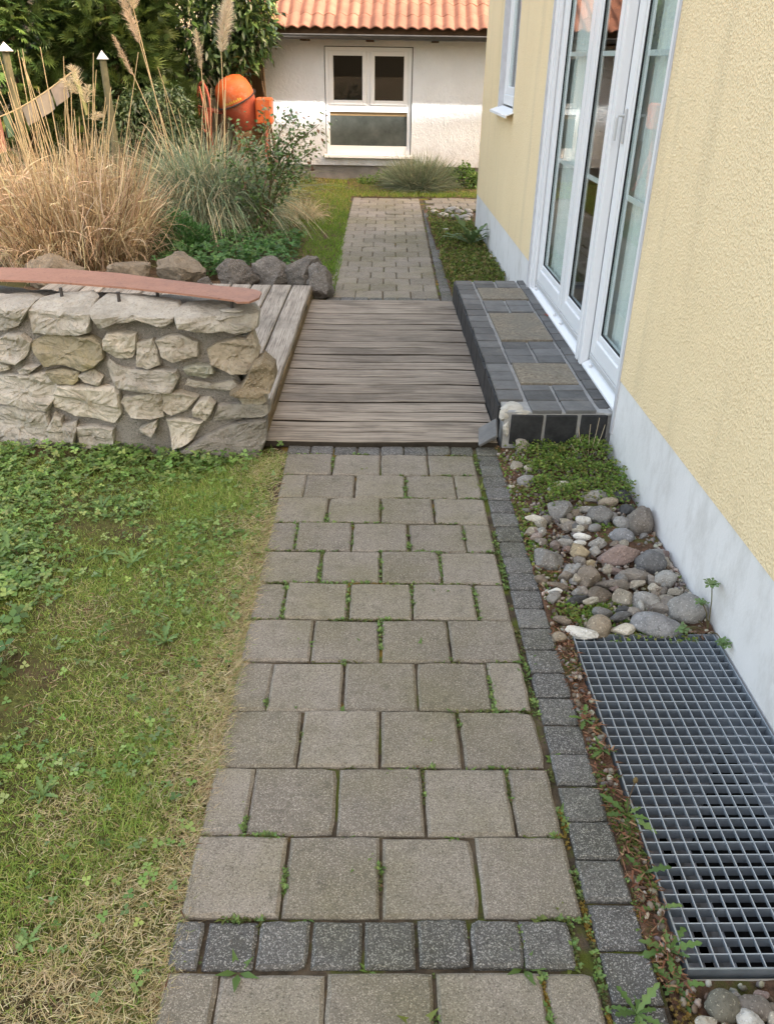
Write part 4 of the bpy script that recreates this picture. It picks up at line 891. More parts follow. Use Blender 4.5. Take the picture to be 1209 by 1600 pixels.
def cjit(n, cols, probs=None, j=.15):
    cols = np.array(cols); c_ = cols[rng.choice(len(cols), n, p=probs)]; return c_ * rng.uniform(1 - j, 1 + j, (n, 1)) * rng.uniform(1 - j * .4, 1 + j * .4, (n, 3))
def joinq(*parts):
    V = []; F = []; C_ = []; o = 0
    for (v, f, c_) in parts:
        f = np.asarray(f)
        if f.shape[1] == 4: f = np.concatenate([f[:, [0, 1, 2]], f[:, [0, 2, 3]]], 0)
        V.append(v); F.append(f + o); C_.append(c_); o += len(v)
    return np.concatenate(V), np.concatenate(F), np.concatenate(C_)
LV = [(0, 0, 0), (-.32, .42, .05), (0, .5, -.02), (.32, .42, .05), (0, 1, -.06)]; LF = [(0, 2, 1), (0, 3, 2), (1, 2, 4), (2, 3, 4)]
LONG = [(0, 0, 0), (-.15, .4, .03), (0, .45, -.02), (.15, .4, .03), (0, 1, -.10)]
def rosette_t(n, tv=LV, up=.35, off=.0, s0=.8, seed=1):
    r_ = random.Random(seed); V = []; F = []
    for k in range(n):
        a = 6.283 * k / n + r_.uniform(-.25, .25); u = up * r_.uniform(.6, 1.4); s_ = r_.uniform(s0, 1.1); M = Matrix.Rotation(a, 3, 'Z') @ Matrix.Rotation(u, 3, 'X'); b = len(V)
        V += [tuple(M @ (Vector(p) * s_ + Vector((0, off, 0)))) for p in tv]; F += [tuple(i + b for i in f) for f in LF]
    return V, F
TRI_V, TRI_F = rosette_t(3, [(0, 0, 0), (-.42, .5, .05), (0, .55, -.03), (.42, .5, .05), (0, 1, -.05)], .12, 0, .9, 3)
SED_V, SED_F = rosette_t(6, [(0, 0, 0), (-.3, .5, .12), (0, .5, .0), (.3, .5, .12), (0, 1, .15)], .55, 0, .8, 4)
def addstuff(name, parts, mat, label, cat, kind='stuff', parent=None):
    v, f, c_ = joinq(*parts); o = link(name, npm(v, f, c_), mat, parent)
    if parent is None: tag(o, label, cat, None, kind)
    elif kind: o['kind'] = kind
    return o

# ------------------------------------------------------------------ near lawn
N = 360000
P = np.stack([rng.uniform(-2.15, -.355, N), rng.uniform(.35, 3.32, N)], 1)
edge = -.392 - P[:, 0]                                   # distance from the path
n1 = npnoise(P, 2.2, 1); n2 = npnoise(P, 5., 2); n3 = npnoise(P, 1.3, 5); n4 = npnoise(P, 11., 9)
dry = sstep(.45, .05, edge + .18 * n1) * .80 + .30 * sstep(.1, .75, n2) + .04
dry = np.clip(dry - .35 * sstep(2.1, 2.8, P[:, 1]), 0, 1)
dens = np.clip(.9 + .45 * n4 + .3 * n1, .12, 1) * sstep(3.33, 3.1, P[:, 1] + .08 * n2) * sstep(-.02, .03, edge + .018 * n4 + .008)
dens *= 1 - .65 * sstep(1.9, 2.6, P[:, 1]) * sstep(.3, .55, edge); 
keep = rng.random(N) < dens; P = P[keep]; dry = dry[keep]; edge = edge[keep]; n1 = n1[keep]; n = len(P)
isdry = rng.random(n) < dry
L = np.where(isdry, rng.uniform(.012, .038, n), rng.uniform(.014, .042, n) * (1 + .5 * np.clip(n1, 0, 1)))
tilt = np.where(isdry, rng.uniform(.9, 1.5, n), rng.uniform(.15, 1.0, n)); yw = rng.uniform(0, 6.283, n)
d = np.stack([np.sin(tilt) * np.cos(yw), np.sin(tilt) * np.sin(yw), np.cos(tilt)], 1)
straw = cjit(n, [(.64, .55, .33), (.74, .65, .43), (.50, .41, .22), (.58, .52, .27)], None, .2); green = cjit(n, [(.27, .40, .08), (.36, .475, .12), (.22, .335, .075), (.47, .505, .18)], None, .25)
col = np.where(isdry[:, None], straw, green)
base = np.concatenate([P, np.full((n, 1), -.012)], 1); base[:, 2] += rng.uniform(0, .012, n) * isdry
Wd = np.where(isdry, rng.uniform(.0011, .0020, n), rng.uniform(.0014, .0028, n))
addstuff('lawn_grass', [ribbons(base, d, L, Wd, np.where(isdry, .12, .3), 2, col)], m_dry, 'patchy lawn of green and straw coloured grass left of the path', 'grass')
# creeping leaves over the lawn's far and left part
N = 60000; P = np.stack([rng.uniform(-2.2, -.40, N), rng.uniform(.4, 3.32, N)], 1); edge = -.392 - P[:, 0]; n1 = npnoise(P, 2.6, 11); n2 = npnoise(P, 6., 12)
cov = sstep(1.75, 2.55, P[:, 1] + .45 * n1) * sstep(.10, .5, edge + .15 * n1) + .42 * sstep(.62, .95, edge + .25 * n1) * sstep(.9, 1.5, P[:, 1]) + .07 + .30 * sstep(.35, .9, n1)
keep = rng.random(N) < np.clip(cov * (.55 + .6 * n2), 0, 1) * .75 * sstep(3.4, 3.2, P[:, 1]); P = P[keep]; n = len(P)
big = sstep(-.9, -1.25, P[:, 0]) * sstep(1.4, 1.7, P[:, 1]) * sstep(2.5, 2.2, P[:, 1])
sc = rng.uniform(.008, .018, n) * (1 + 1.1 * big * rng.random(n)) * (1 + .35 * sstep(2.9, 3.2, P[:, 1]))
z = rng.uniform(.0, .022, n) + .03 * sstep(3.0, 3.25, P[:, 1]) * rng.random(n)
col = cjit(n, [(.17, .29, .07), (.23, .36, .10), (.13, .23, .06), (.31, .41, .13), (.18, .27, .10)], None, .25)
addstuff('creeping_leaves', [scatter_mesh(TRI_V, TRI_F, np.concatenate([P, z[:, None]], 1), rng.uniform(0, 6.28, n), rng.normal(0, .32, n), rng.normal(0, .32, n), sc, col)], m_leaf, 'low creeping green leaves covering the ground below the stone wall', 'ground cover')
# brown litter: twigs and dead leaves
N = 5200; P = np.stack([rng.uniform(-2.1, -.38, N), rng.uniform(.4, 3.3, N)], 1); keep = rng.random(N) < np.clip(.25 + npnoise(P, 3.5, 21), 0.02, 1); P = P[keep]; n = len(P); yw = rng.uniform(0, 6.28, n)
d = np.stack([np.cos(yw), np.sin(yw), rng.uniform(-.05, .25, n)], 1)
addstuff('lawn_litter', [ribbons(np.concatenate([P, rng.uniform(-.004, .012, (n, 1))], 1), d, rng.uniform(.008, .035, n), rng.uniform(.0015, .0045, n), np.full(n, .1), 2, cjit(n, [(.22, .12, .07), (.16, .085, .05), (.30, .2, .12)]))], m_dry, 'brown twigs and dead leaf bits among the grass', 'litter')
# big clumps of broader leaves on the left (strawberry-like)
def plant_mesh(tv, tf, n, r0, z0, z1, s0, s1, cols, seed, tiltm=.35, stems=True):
    a = rng.uniform(0, 6.28, n); rr = r0 * np.sqrt(rng.random(n)); zz = rng.uniform(z0, z1, n)
    pos = np.stack([rr * np.cos(a), rr * np.sin(a), zz], 1); c_ = cjit(n, cols, None, .18)
    parts = [scatter_mesh(tv, tf, pos, a - math.pi / 2, rng.normal(-.15, tiltm, n), rng.normal(0, tiltm, n), rng.uniform(s0, s1, n), c_)]
    if stems:
        b = np.zeros((n, 3)); b[:, :2] = pos[:, :2] * .15; dv = pos - b + 1e-5; parts.append(ribbons(b, dv, np.linalg.norm(dv, axis=1), np.full(n, .0022), np.zeros(n), 2, c_ * .8, .3))
    v, f, c_ = joinq(*parts); return npm(v, f, c_)
for i, (x, y, r0, s_) in enumerate([(-1.16, 2.02, .10, .034), (-1.25, 1.86, .09, .030), (-1.12, 1.80, .08, .030), (-1.06, 1.70, .07, .028), (-1.36, 2.2, .1, .032), (-1.30, 1.66, .09, .03)]):
    o = link('strawberry_plant', plant_mesh(TRI_V, TRI_F, 16, r0, .02, .07, s_ * .7, s_ * 1.1, [(.11, .20, .05), (.14, .235, .06), (.09, .17, .045)], i), m_leaf); o.location = (x, y, -.01)
    tag(o, 'leafy plant with three part leaves at the lawn\'s left, %s from the stone wall' % ['second', 'third', 'fourth', 'fifth', 'first', 'last'][i], 'plant', 'leafy plants at the left of the lawn')

# ------------------------------------------------------------------ toothed rosettes (dandelions) and small joint weeds
def dandelion_mesh(n, Lf, seed, up=.5, cols=((.115, .20, .05), (.15, .235, .07), (.09, .165, .045)), bud=False):
    r_ = random.Random(seed); V = []; F = []; C_ = []
    for k in range(n):
        a = 6.283 * k / n + r_.uniform(-.35, .35); l_ = Lf * r_.uniform(.6, 1.1); u = up * r_.uniform(.4, 1.5); c_ = np.array(random.choice(cols)) * r_.uniform(.85, 1.15); b = len(V); m = 9; dr = r_.uniform(.3, 1.0)
        for i in range(m + 1):
            t = i / m; w = l_ * .125 * math.sin(math.pi * min(1, t * .9 + .06)) * (1.35 if i % 2 == 0 else .45) * r_.uniform(.75, 1.2) * (.35 + .8 * t) + .0012
            if i == m: w = .0008
            rad = l_ * t * math.cos(u * (1 - .5 * t)); zz = l_ * t * math.sin(u) - dr * l_ * t * t * .45
            cx_, cy_ = rad * math.cos(a), rad * math.sin(a); sx, sy = -math.sin(a), math.cos(a)
            V += [(cx_ - sx * w, cy_ - sy * w, zz + w * .25 + .004), (cx_, cy_, zz + .003), (cx_ + sx * w, cy_ + sy * w, zz + w * .25 + .004)]; C_ += [c_, c_ * 1.12, c_]
        for i in range(m): F += [(b + i * 3, b + i * 3 + 1, b + i * 3 + 4, b + i * 3 + 3), (b + i * 3 + 1, b + i * 3 + 2, b + i * 3 + 5, b + i * 3 + 4)]
    return npm(np.array(V), np.array(F), np.array(C_), True)
G = 'weeds in the strip between path edging and grate'
for i, (x, y, n, l_, lab) in enumerate([
        (.578, 1.60, 6, .055, 'small toothed weed rosette beside the upper part of the grate'), (.60, 1.49, 6, .055, 'toothed weed rosette overlapping the middle of the grate edge'),
        (.607, 1.285, 9, .072, 'largest dandelion rosette leaning over the grate edge'), (.60, 1.13, 3, .07, 'dandelion with long pale leaves beside the grate edge'), (.606, 1.045, 4, .06, 'few leaved dandelion low beside the grate edge'),
        (.600, .955, 7, .068, 'upright dandelion at the near left corner of the grate'), (.592, .885, 8, .05, 'bushy small dandelion just below the grate corner'), (.500, .835, 9, .062, 'dandelion spreading over the dark edging at the bottom of the path')]):
    o = link('dandelion', dandelion_mesh(n, l_, 30 + i), m_leaf); o.location = (x, y, -.002); tag(o, lab, 'weed', G)
for i, (x, y, n, l_, lab) in enumerate([(-.62, 1.93, 9, .06, 'pale dandelion rosette on the lawn near the path'), (-.95, 2.42, 8, .07, 'dandelion rosette in the bare patch of the lawn'), (-.83, 2.36, 7, .065, 'dandelion with upright leaves beside the bare patch'), (-1.28, 2.42, 8, .10, 'tall dock leaves at the left edge of the lawn'),
                                       (-.68, .98, 6, .045, 'small rosette in the near part of the lawn'), (-.82, .80, 7, .06, 'broad leaved rosette at the bottom left of the lawn'), (-.70, .77, 6, .05, 'broad leaved weed beside the bottom left rosette'), (-.98, 1.28, 6, .05, 'small rosette at the left of the near lawn'), (-.60, 2.75, 7, .05, 'small rosette near the corner boulder'), (-.78, 1.35, 8, .05, 'toothed rosette in the middle of the near lawn'), (-1.05, 2.75, 8, .07, 'toothed rosette among the creeping leaves')]):
    o = link('lawn_weed', dandelion_mesh(n, l_, 130 + i, .75, ((.16, .26, .08), (.20, .30, .10), (.13, .22, .07))), m_leaf); o.location = (x, y, -.004); tag(o, lab, 'weed', 'leafy weeds on the lawn')
bud = empty('flower_stalk', (.607, 1.29, 0)); tag(bud, 'thin dandelion stalk with closed brown bud by the grate', 'flower', G)
MB().tube([(0, 0, 0), (.004, .012, .05), (.012, .02, .085)], .0016, 6).build('stalk', m_bark, bud); link('bud', blob(.012, .012, .018, 3, False, 2), varied('bud_brown', (.2, .13, .06), (.12, .1, .04), 90), bud, (.0125, .0205, .092))
weedm = [wmesh(npm(*joinq(scatter_mesh(*rosette_t(5 + i % 3, LV if i % 2 else LONG, .45, .05, .7, 60 + i), np.zeros((1, 3)), np.zeros(1), np.zeros(1), np.zeros(1), np.ones(1), np.array([[.11 + .015 * i, .19 + .02 * (i % 3), .045]])))), m_leaf) for i in range(5)]
for (x, y, s_) in [(-.185, 3.14, .03), (-.02, 3.10, .024), (-.295, 2.63, .030), (-.115, 2.58, .026), (-.115, 2.27, .022), (.055, 2.22, .026), (.235, 2.22, .03), (.135, 2.50, .018), (.145, 1.905, .034), (-.205, 1.93, .03), (-.02, 1.93, .024),
                   (-.205, 1.675, .03), (-.02, 1.17, .03), (.078, 1.42, .028), (.145, 1.505, .026), (.245, 1.42, .024), (-.255, .925, .042), (.305, .93, .04), (.095, .82, .042), (.415, 1.045, .02), (.345, 1.04, .024), (.46, 2.95, .03), (.464, 1.845, .04), (.452, 1.78, .03),
                   (-.18, 2.86, .016), (.26, 2.86, .016), (.03, 2.66, .016), (.37, 2.66, .014), (-.01, 2.46, .018), (.29, 2.05, .02), (.06, 2.05, .016), (-.35, 2.06, .016), (.28, 1.64, .02), (-.08, 1.64, .018), (.37, 1.24, .02), (.20, 1.24, .022), (-.05, 1.24, .016), (-.30, 1.04, .02), (.29, .62, .02), (-.29, .76, .022),
                   (.465, 2.35, .022), (.47, 1.47, .02), (.455, 1.30, .022), (-.13, 1.04, .02), (.0, .925, .02), (-.12, .60, .03), (.12, 1.06, .016), (-.31, 1.31, .02), (-.385, .95, .03), (.40, .935, .022)]:
    o = link('joint_weed', random.choice(weedm), None, None, (x, y, -.012), (0, 0, random.uniform(0, 6))); o.scale = (s_ * 1.3,) * 3; ordn = 'first second third fourth fifth sixth seventh eighth ninth tenth eleventh twelfth thirteenth'.split(); rw__ = min(12, max(0, int((3.27 - y) / .2032))); tag(o, '%s green weed at the %s of the %s paver row from the deck' % ('tiny' if s_ < .021 else 'small' if s_ < .028 else 'larger', 'left side' if x < -.2 else 'middle left' if x < .02 else 'middle right' if x < .26 else 'right edge', ordn[rw__]), 'weed', 'small weeds in the paver joints')
# moss and seedlings in the joints
pts = []
def joint_line(x0, y0, x1, y1, n, w, dens=1.):
    t = rng.random(n); p = np.stack([x0 + (x1 - x0) * t, y0 + (y1 - y0) * t], 1) + rng.normal(0, w, (n, 2)); k = npnoise(p, 5., 31) + .35 * npnoise(p, 17., 33); pts.append(p[rng.random(n) < np.clip((k - .05) * 1.6 * dens, 0, 1)])
def PL(u, v_): return (OX + u * math.cos(A_) + v_ * math.sin(A_), OY - u * math.sin(A_) + v_ * math.cos(A_))
for n_ in range(-3, 12):
    v0 = n_ * PITY - (.108 if n_ < 0 else 0); joint_line(*PL(0, v0), *PL(WID, v0), 1300, .0022)
    if n_ < 11:
        us = [PITX * k for k in (1, 2, 3)] if n_ % 2 == 0 else [.104 + PITX * k for k in (0, 1, 2, 3)]
        for u in us: joint_line(*PL(u, v0 + .008), *PL(u, v0 + PITY - .006), 420, .002, 1.7 if u < .3 else 1.)
for k in range(8): joint_line(*PL(.064 + k * .1065, -.104), *PL(.064 + k * .1065, 0), 200, .0018, 1.3)
joint_line(*PL(WID + .007, -.8), *PL(WID + .007, 2.3), 4500, .003, 1.5); joint_line(*PL(WID + .122, -.8), *PL(WID + .122, 2.3), 3000, .005, 1.4)
P = np.concatenate(pts); n = len(P); kk = npnoise(P, 3.1, 37); ochre = kk > .45
col = np.where(ochre[:, None], cjit(n, [(.26, .17, .03), (.30, .22, .05)]), cjit(n, [(.14, .175, .05), (.20, .225, .075), (.10, .125, .04), (.16, .12, .06)], None, .25))
def joint_tufts():
    c0 = P[rng.choice(len(P), 640)]; m = 7; q = np.repeat(c0, m, 0); a = rng.uniform(0, 6.283, len(q)); s_ = np.repeat(rng.uniform(.005, .014, 640), m)
    return scatter_mesh(LV, LF, np.concatenate([q + rng.normal(0, .003, q.shape), rng.uniform(-.008, .0, (len(q), 1))], 1), a, rng.uniform(.1, .8, len(q)), rng.normal(0, .3, len(q)), s_, cjit(len(q), [(.16, .26, .07), (.21, .31, .09), (.13, .21, .06)], None, .2))
addstuff('joint_moss', [scatter_mesh(SED_V, SED_F, np.concatenate([P, rng.uniform(-.012, -.002, (n, 1))], 1), rng.uniform(0, 6.28, n), rng.normal(0, .3, n), rng.normal(0, .3, n), rng.uniform(.0025, .0058, n), col), joint_tufts()], m_leaf, 'moss and tiny seedlings filling the joints of the paved path', 'moss')
# grass fringe hanging over the left edge of the path
N = 17000; yy = rng.uniform(.4, 3.25, N); keep = rng.random(N) < np.clip(.5 + .9 * npnoise(np.stack([yy * 0, yy], 1), 4., 41), .08, 1); yy = yy[keep]; n = len(yy)
b = np.stack([-.398 + .0075 * (yy - 1) + rng.normal(-.002, .013, n), yy, np.full(n, -.008)], 1); yw = rng.normal(0, 1.1, n); tl_ = rng.uniform(.9, 1.5, n); d = np.stack([np.sin(tl_) * np.cos(yw), np.sin(tl_) * np.sin(yw), np.cos(tl_)], 1)
addstuff('path_fringe_grass', [ribbons(b, d, rng.uniform(.012, .045, n), rng.uniform(.0012, .002, n), np.full(n, .12), 2, cjit(n, [(.56, .47, .28), (.66, .56, .36), (.44, .34, .19), (.26, .34, .09)]))], m_dry, 'dry straw grass fringe lying over the left edge of the path', 'grass')

# ------------------------------------------------------------------ stone bed: stonecrop, litter, grit
N = 15000; P = np.stack([rng.uniform(.565, 1.065, N), rng.uniform(1.93, 3.35, N)], 1); n1 = npnoise(P, 5., 51); n2 = npnoise(P, 13., 52)
up_ = sstep(2.62, 2.86, P[:, 1] + .12 * n1) * sstep(.60, .72, P[:, 0] + .03 * n2); pr = up_ * .66 + .9 * np.exp(-(((P[:, 0] - .70) / .10) ** 2 + ((P[:, 1] - 2.09) / .08) ** 2)) + .8 * np.exp(-(((P[:, 0] - .60) / .05) ** 2 + ((P[:, 1] - 2.60) / .22) ** 2)) + .22 * sstep(.1, .5, n1) + .5 * np.exp(-(((P[:, 0] - .9) / .05) ** 2 + ((P[:, 1] - 2.6) / .06) ** 2))
keep = rng.random(N) < np.clip(pr, 0, 1); P = P[keep]; up_ = up_[keep]; n = len(P)
z = rng.uniform(.0, .025, n) * (.4 + up_) + .04 * up_ * np.clip(.5 + npnoise(P, 14., 57), 0, 1.4)
addstuff('stonecrop', [scatter_mesh(SED_V, SED_F, np.concatenate([P, z[:, None]], 1), rng.uniform(0, 6.28, n), rng.normal(0, .4, n), rng.normal(0, .4, n), rng.uniform(.006, .0115, n), cjit(n, [(.17, .27, .045), (.22, .31, .065), (.13, .22, .04), (.26, .29, .08)], None, .25))], m_leaf, 'bright green stonecrop carpet growing between the stones by the doorstep', 'ground cover')
N = 3200; P = np.concatenate([np.stack([rng.uniform(.565, 1.06, N), rng.uniform(1.95, 3.33, N)], 1), np.stack([rng.uniform(.562, .62, 900), rng.uniform(.85, 2., 900)], 1)]); w_ = np.concatenate([np.clip(.35 + sstep(.68, .6, P[:N, 0]) + npnoise(P[:N], 6., 61), 0, 1), np.ones(900)]); P = P[rng.random(len(P)) < w_]; n = len(P); yw = rng.uniform(0, 6.28, n)
addstuff('leaf_litter', [ribbons(np.concatenate([P, rng.uniform(.002, .018, (n, 1))], 1), np.stack([np.cos(yw), np.sin(yw), rng.uniform(-.2, .3, n)], 1), rng.uniform(.008, .028, n), rng.uniform(.002, .006, n), np.full(n, .1), 2, cjit(n, [(.26, .12, .07), (.19, .09, .055), (.33, .2, .12), (.12, .07, .045)]))], m_dry, 'reddish brown dead leaf litter among the stones and beside the edging', 'litter')
ico = bmesh.new(); bmesh.ops.create_icosphere(ico, subdivisions=1, radius=1); ICV = [tuple(q.co) for q in ico.verts]; ICF = [tuple(q.index for q in fa.verts) for fa in ico.faces]; ico.free()
N = 1500; P = np.concatenate([np.stack([rng.uniform(.57, 1.06, N), rng.uniform(1.95, 3.3, N)], 1), np.stack([rng.uniform(1.03, 1.068, 160), rng.uniform(1.97, 2.6, 160)], 1), np.stack([rng.uniform(.57, .615, 120), rng.uniform(.9, 2, 120)], 1), np.stack([rng.uniform(.58, 1.06, 700), rng.uniform(.2, .89, 700)], 1)]); n = len(P)
addstuff('grit', [scatter_mesh(ICV, ICF, np.concatenate([P, rng.uniform(-.002, .008, (n, 1))], 1), rng.uniform(0, 6.28, n), rng.uniform(0, 6, n), rng.uniform(0, 6, n), rng.uniform(.003, .011, (n, 3)), cjit(n, [(.36, .31, .24), (.24, .22, .2), (.5, .46, .38), (.2, .15, .11)], None, .2))], m_dry, 'small gravel between the larger stones of the bed', 'gravel')
# green strip between edging and grate
N = 2600; P = np.stack([rng.uniform(.565, .618, N), rng.uniform(.7, 1.98, N)], 1); keep = rng.random(N) < np.clip(.25 + 1.2 * npnoise(P, 7., 71), 0, 1); P = P[keep]; n = len(P); oc = npnoise(P, 4., 72) > .2
addstuff('strip_moss', [scatter_mesh(SED_V, SED_F, np.concatenate([P, rng.uniform(-.002, .008, (n, 1))], 1), rng.uniform(0, 6.28, n), rng.normal(0, .3, n), rng.normal(0, .3, n), rng.uniform(.003, .008, n), np.where(oc[:, None], cjit(n, [(.24, .16, .04), (.2, .15, .05)]), cjit(n, [(.12, .17, .03), (.16, .2, .05)])))], m_leaf, 'moss strip between the dark edging stones and the grate', 'moss')
# columbine at the wall
cb = empty('columbine', (1.055, 1.985, 0)); tag(cb, 'young columbine with lobed leaves between grate and house plinth', 'plant')
LOB_V, LOB_F = rosette_t(5, [(0, 0, 0), (-.30, .55, .04), (0, .6, -.02), (.30, .55, .04), (0, 1, -.08)], .05, 0, .75, 8)
for (tx, ty, tz, s_) in [(-.01, .03, .165, .036), (-.035, .01, .105, .032), (-.095, -.02, .03, .036), (.0, -.11, .045, .036), (-.045, .06, .02, .03)]:
    MB().tube([(0, 0, 0), (tx * .5, ty * .5, tz * .6 + .01), (tx, ty, tz)], .0018, 6).build('stem', m_stem, cb)
    k = 5; a = np.array([0, 1.2, 2.5, 3.7, 5.1]); pos = np.array([tx, ty, tz]) + np.stack([np.cos(a), np.sin(a), np.zeros(k)], 1) * s_ * .35
    v, f, c_ = scatter_mesh(LOB_V, LOB_F, pos, a - 1.57, rng.normal(0, .3, k), rng.normal(0, .3, k), np.full(k, s_ * .62), cjit(k, [(.14, .22, .08), (.17, .25, .1)])); link('leaf', npm(v, f, c_), m_leaf, cb)
# dry stalks by the doorstep front
ds = empty('dry_stalks', (.97, 3.22, .02)); tag(ds, 'thin pale dried flower stalks in front of the doorstep', 'plant')
for (x, y, z) in [(-.06, .02, .13), (.03, .03, .17), (.05, .0, .15), (-.02, -.02, .16), (-.10, -.05, .08)]: MB().tube([(x * .3, y * .3, 0), (x * .8, y * .8, z * .6), (x, y, z)], .0014, 5).build('stalk', varied('pale_stalk', (.5, .42, .3), (.4, .33, .22), 30), ds)
rl = link('red_leaf', npm(*scatter_mesh(LOB_V, LOB_F, np.zeros((1, 3)), np.zeros(1), np.zeros(1), np.zeros(1), np.full(1, .035), np.array([[.36, .07, .03]]))), m_dry); rl.location = (1.085, 4.88, .190); tag(rl, 'small fallen red leaf on the doorstep by the threshold', 'leaf')
# ================================================================== BACKGROUND GARDEN
def grass_clump(name, loc, label, n, r0, Lr, Wr, droopr, spread, cols, probs=None, segs=5, curl=.03, mat=m_dry, sy=1.):
    root = empty(name, loc); tag(root, label, 'ornamental grass')
    a = rng.uniform(0, 6.283, n); rr = r0 * np.sqrt(rng.random(n)); b = np.stack([rr * np.cos(a), rr * np.sin(a) * sy, rng.uniform(0, .03, n)], 1)
    out = spread * (rr / r0) * rng.uniform(.3, 1.5, n) + .04; yw = a + rng.normal(0, .7, n)
    d = np.stack([np.sin(out) * np.cos(yw), np.sin(out) * np.sin(yw), np.cos(out)], 1)
    o = addstuff('leaf_blades', [ribbons(b, d, rng.uniform(*Lr, n), rng.uniform(*Wr, n), rng.uniform(*droopr, n), segs, cjit(n, cols, probs, .2), .85, None, curl)], mat, None, None, 'stuff', root)
    return root
def plume(root, base, tip, r, n, cols, L=.10, wob=.15):
    base, tip = np.array(base), np.array(tip); t = rng.random(n); ax = tip - base; prof = np.sin(np.pi * np.clip(t * .86 + .10, 0, 1)) ** .7
    yw = rng.uniform(0, 6.283, n); rad = r * prof * np.sqrt(rng.random(n)) * .35; p = base + ax * t[:, None] + np.stack([np.cos(yw) * rad, np.sin(yw) * rad, np.zeros(n)], 1)
    axn = ax / np.linalg.norm(ax); d = np.stack([np.cos(yw), np.sin(yw), np.zeros(n)], 1) * (.6 + wob) + axn * 1.1 + rng.normal(0, .25, (n, 3))
    return addstuff('plume', [ribbons(p, d, L * prof * rng.uniform(.5, 1.1, n) + .012, rng.uniform(.002, .005, n), rng.uniform(.1, .5, n), 2, cjit(n, cols, None, .12))], m_dry, None, None, 'stuff', root)
def tall_stem(root, a, b, bend=0.04, r=.0042, mat=None):
    a, b = Vector(a), Vector(b); mid = (a + b) / 2 + Vector((random.uniform(-bend, bend), random.uniform(-bend, bend), 0)); return MB().tube([a, mid, b], [r * 1.2, r, r * .7], 5, False).build('stem', mat or m_strawstem, root)
m_strawstem = varied('straw_stem', (.58, .47, .28), (.44, .33, .18), 20, .7, .2, .1)
# tan dried clump on the left
dg = grass_clump('dried_grass_clump', (-2.48, 6.95, 0), 'large tan dried ornamental grass clump behind the stone wall', 6000, .50, (.5, 1.22), (.006, .013), (.03, .85), .40, [(.54, .42, .255), (.68, .55, .36), (.40, .285, .16), (.80, .69, .50), (.19, .125, .07)], [.26, .26, .2, .13, .15], 7, .045)
n = 1800; a = rng.uniform(0, 6.283, n); rr = .58 * np.sqrt(rng.random(n)); b = np.stack([rr * np.cos(a), rr * np.sin(a), rng.uniform(.0, .75, n)], 1); el_ = rng.normal(.2, .55, n); yw = rng.uniform(0, 6.283, n)
addstuff('curled_blades', [ribbons(b, np.stack([np.cos(el_) * np.cos(yw), np.cos(el_) * np.sin(yw), np.sin(el_)], 1), rng.uniform(.15, .42, n), rng.uniform(.006, .013, n), rng.uniform(.2, 1.1, n), 7, cjit(n, [(.62, .51, .34), (.74, .63, .45), (.45, .34, .2)], None, .2), .85, None, .10)], m_dry, None, None, 'stuff', dg)
for k in range(46):
    x0, y0 = random.gauss(0, .22), random.gauss(0, .2); x1 = x0 * 1.9 + random.gauss(0, .09); h = random.uniform(1.0, 1.5) if k % 4 else random.uniform(1.4, 1.62)
    tall_stem(dg, (x0, y0, .2), (x1, y0 * 1.4, h), .05, .0038)
for (x, z, dx, dz) in [(.25, 1.28, -.10, .10), (.29, 1.22, .04, .12), (.33, 1.10, .05, .05), (.27, 1.33, -.04, .14)]: plume(dg, (x, -.05, z), (x + dx, -.05, z + dz), .05, 160, [(.75, .66, .46), (.66, .55, .36)], .07, .5)
# grey-green pampas
pg = grass_clump('pampas_grass', (-1.68, 8.72, 0), 'grey green pampas grass with tall cream plumes beside the dried clump', 4600, .32, (1.0, 1.8), (.009, .017), (.40, 1.1), .60, [(.26, .32, .20), (.36, .41, .27), (.18, .24, .15), (.50, .46, .30), (.66, .58, .38)], [.3, .27, .2, .13, .1], 8, .03)
n = 900; a = rng.uniform(0, 6.283, n); rr = .5 * np.sqrt(rng.random(n)); b = np.stack([rr * np.cos(a), rr * np.sin(a), rng.uniform(0, .5, n)], 1); yw = rng.uniform(0, 6.28, n); el_ = rng.normal(-.1, .5, n)
addstuff('dead_blades', [ribbons(b, np.stack([np.cos(el_) * np.cos(yw), np.cos(el_) * np.sin(yw), np.sin(el_)], 1), rng.uniform(.2, .6, n), rng.uniform(.003, .006, n), rng.uniform(.3, 1., n), 6, cjit(n, [(.55, .45, .27), (.47, .37, .2)], None, .2), .85, None, .1)], m_dry, None, None, 'stuff', pg)
for (bx, hx, hz, tx, tz, r, n, cols) in [(.17, .255, 1.60, .36, 2.02, .085, 1500, [(.78, .69, .54), (.70, .60, .45), (.84, .77, .63)]), (-.20, -.50, 1.66, -.62, 2.05, .06, 900, [(.62, .50, .36), (.72, .61, .46)]), (-.20, -.60, 1.40, -.74, 1.70, .035, 420, [(.55, .43, .3), (.63, .5, .36)]),
                                        (.03, .055, 1.46, .035, 1.76, .04, 420, [(.58, .48, .33), (.66, .56, .4)]), (-.25, -.52, 1.93, -.50, 2.2, .10, 700, [(.76, .66, .48), (.68, .57, .4)])]:
    tall_stem(pg, (bx, random.uniform(-.1, .1), .1), (hx, 0, hz), .03, .0055); plume(pg, (hx, 0, hz - .02), (tx, 0, tz), r, n, cols, r * 1.25)
for k in range(14): x0 = random.gauss(0, .15); tall_stem(pg, (x0, random.gauss(0, .1), .2), (x0 * 2.2 + random.gauss(0, .12), random.gauss(0, .15), random.uniform(.95, 1.45)), .06, .004)
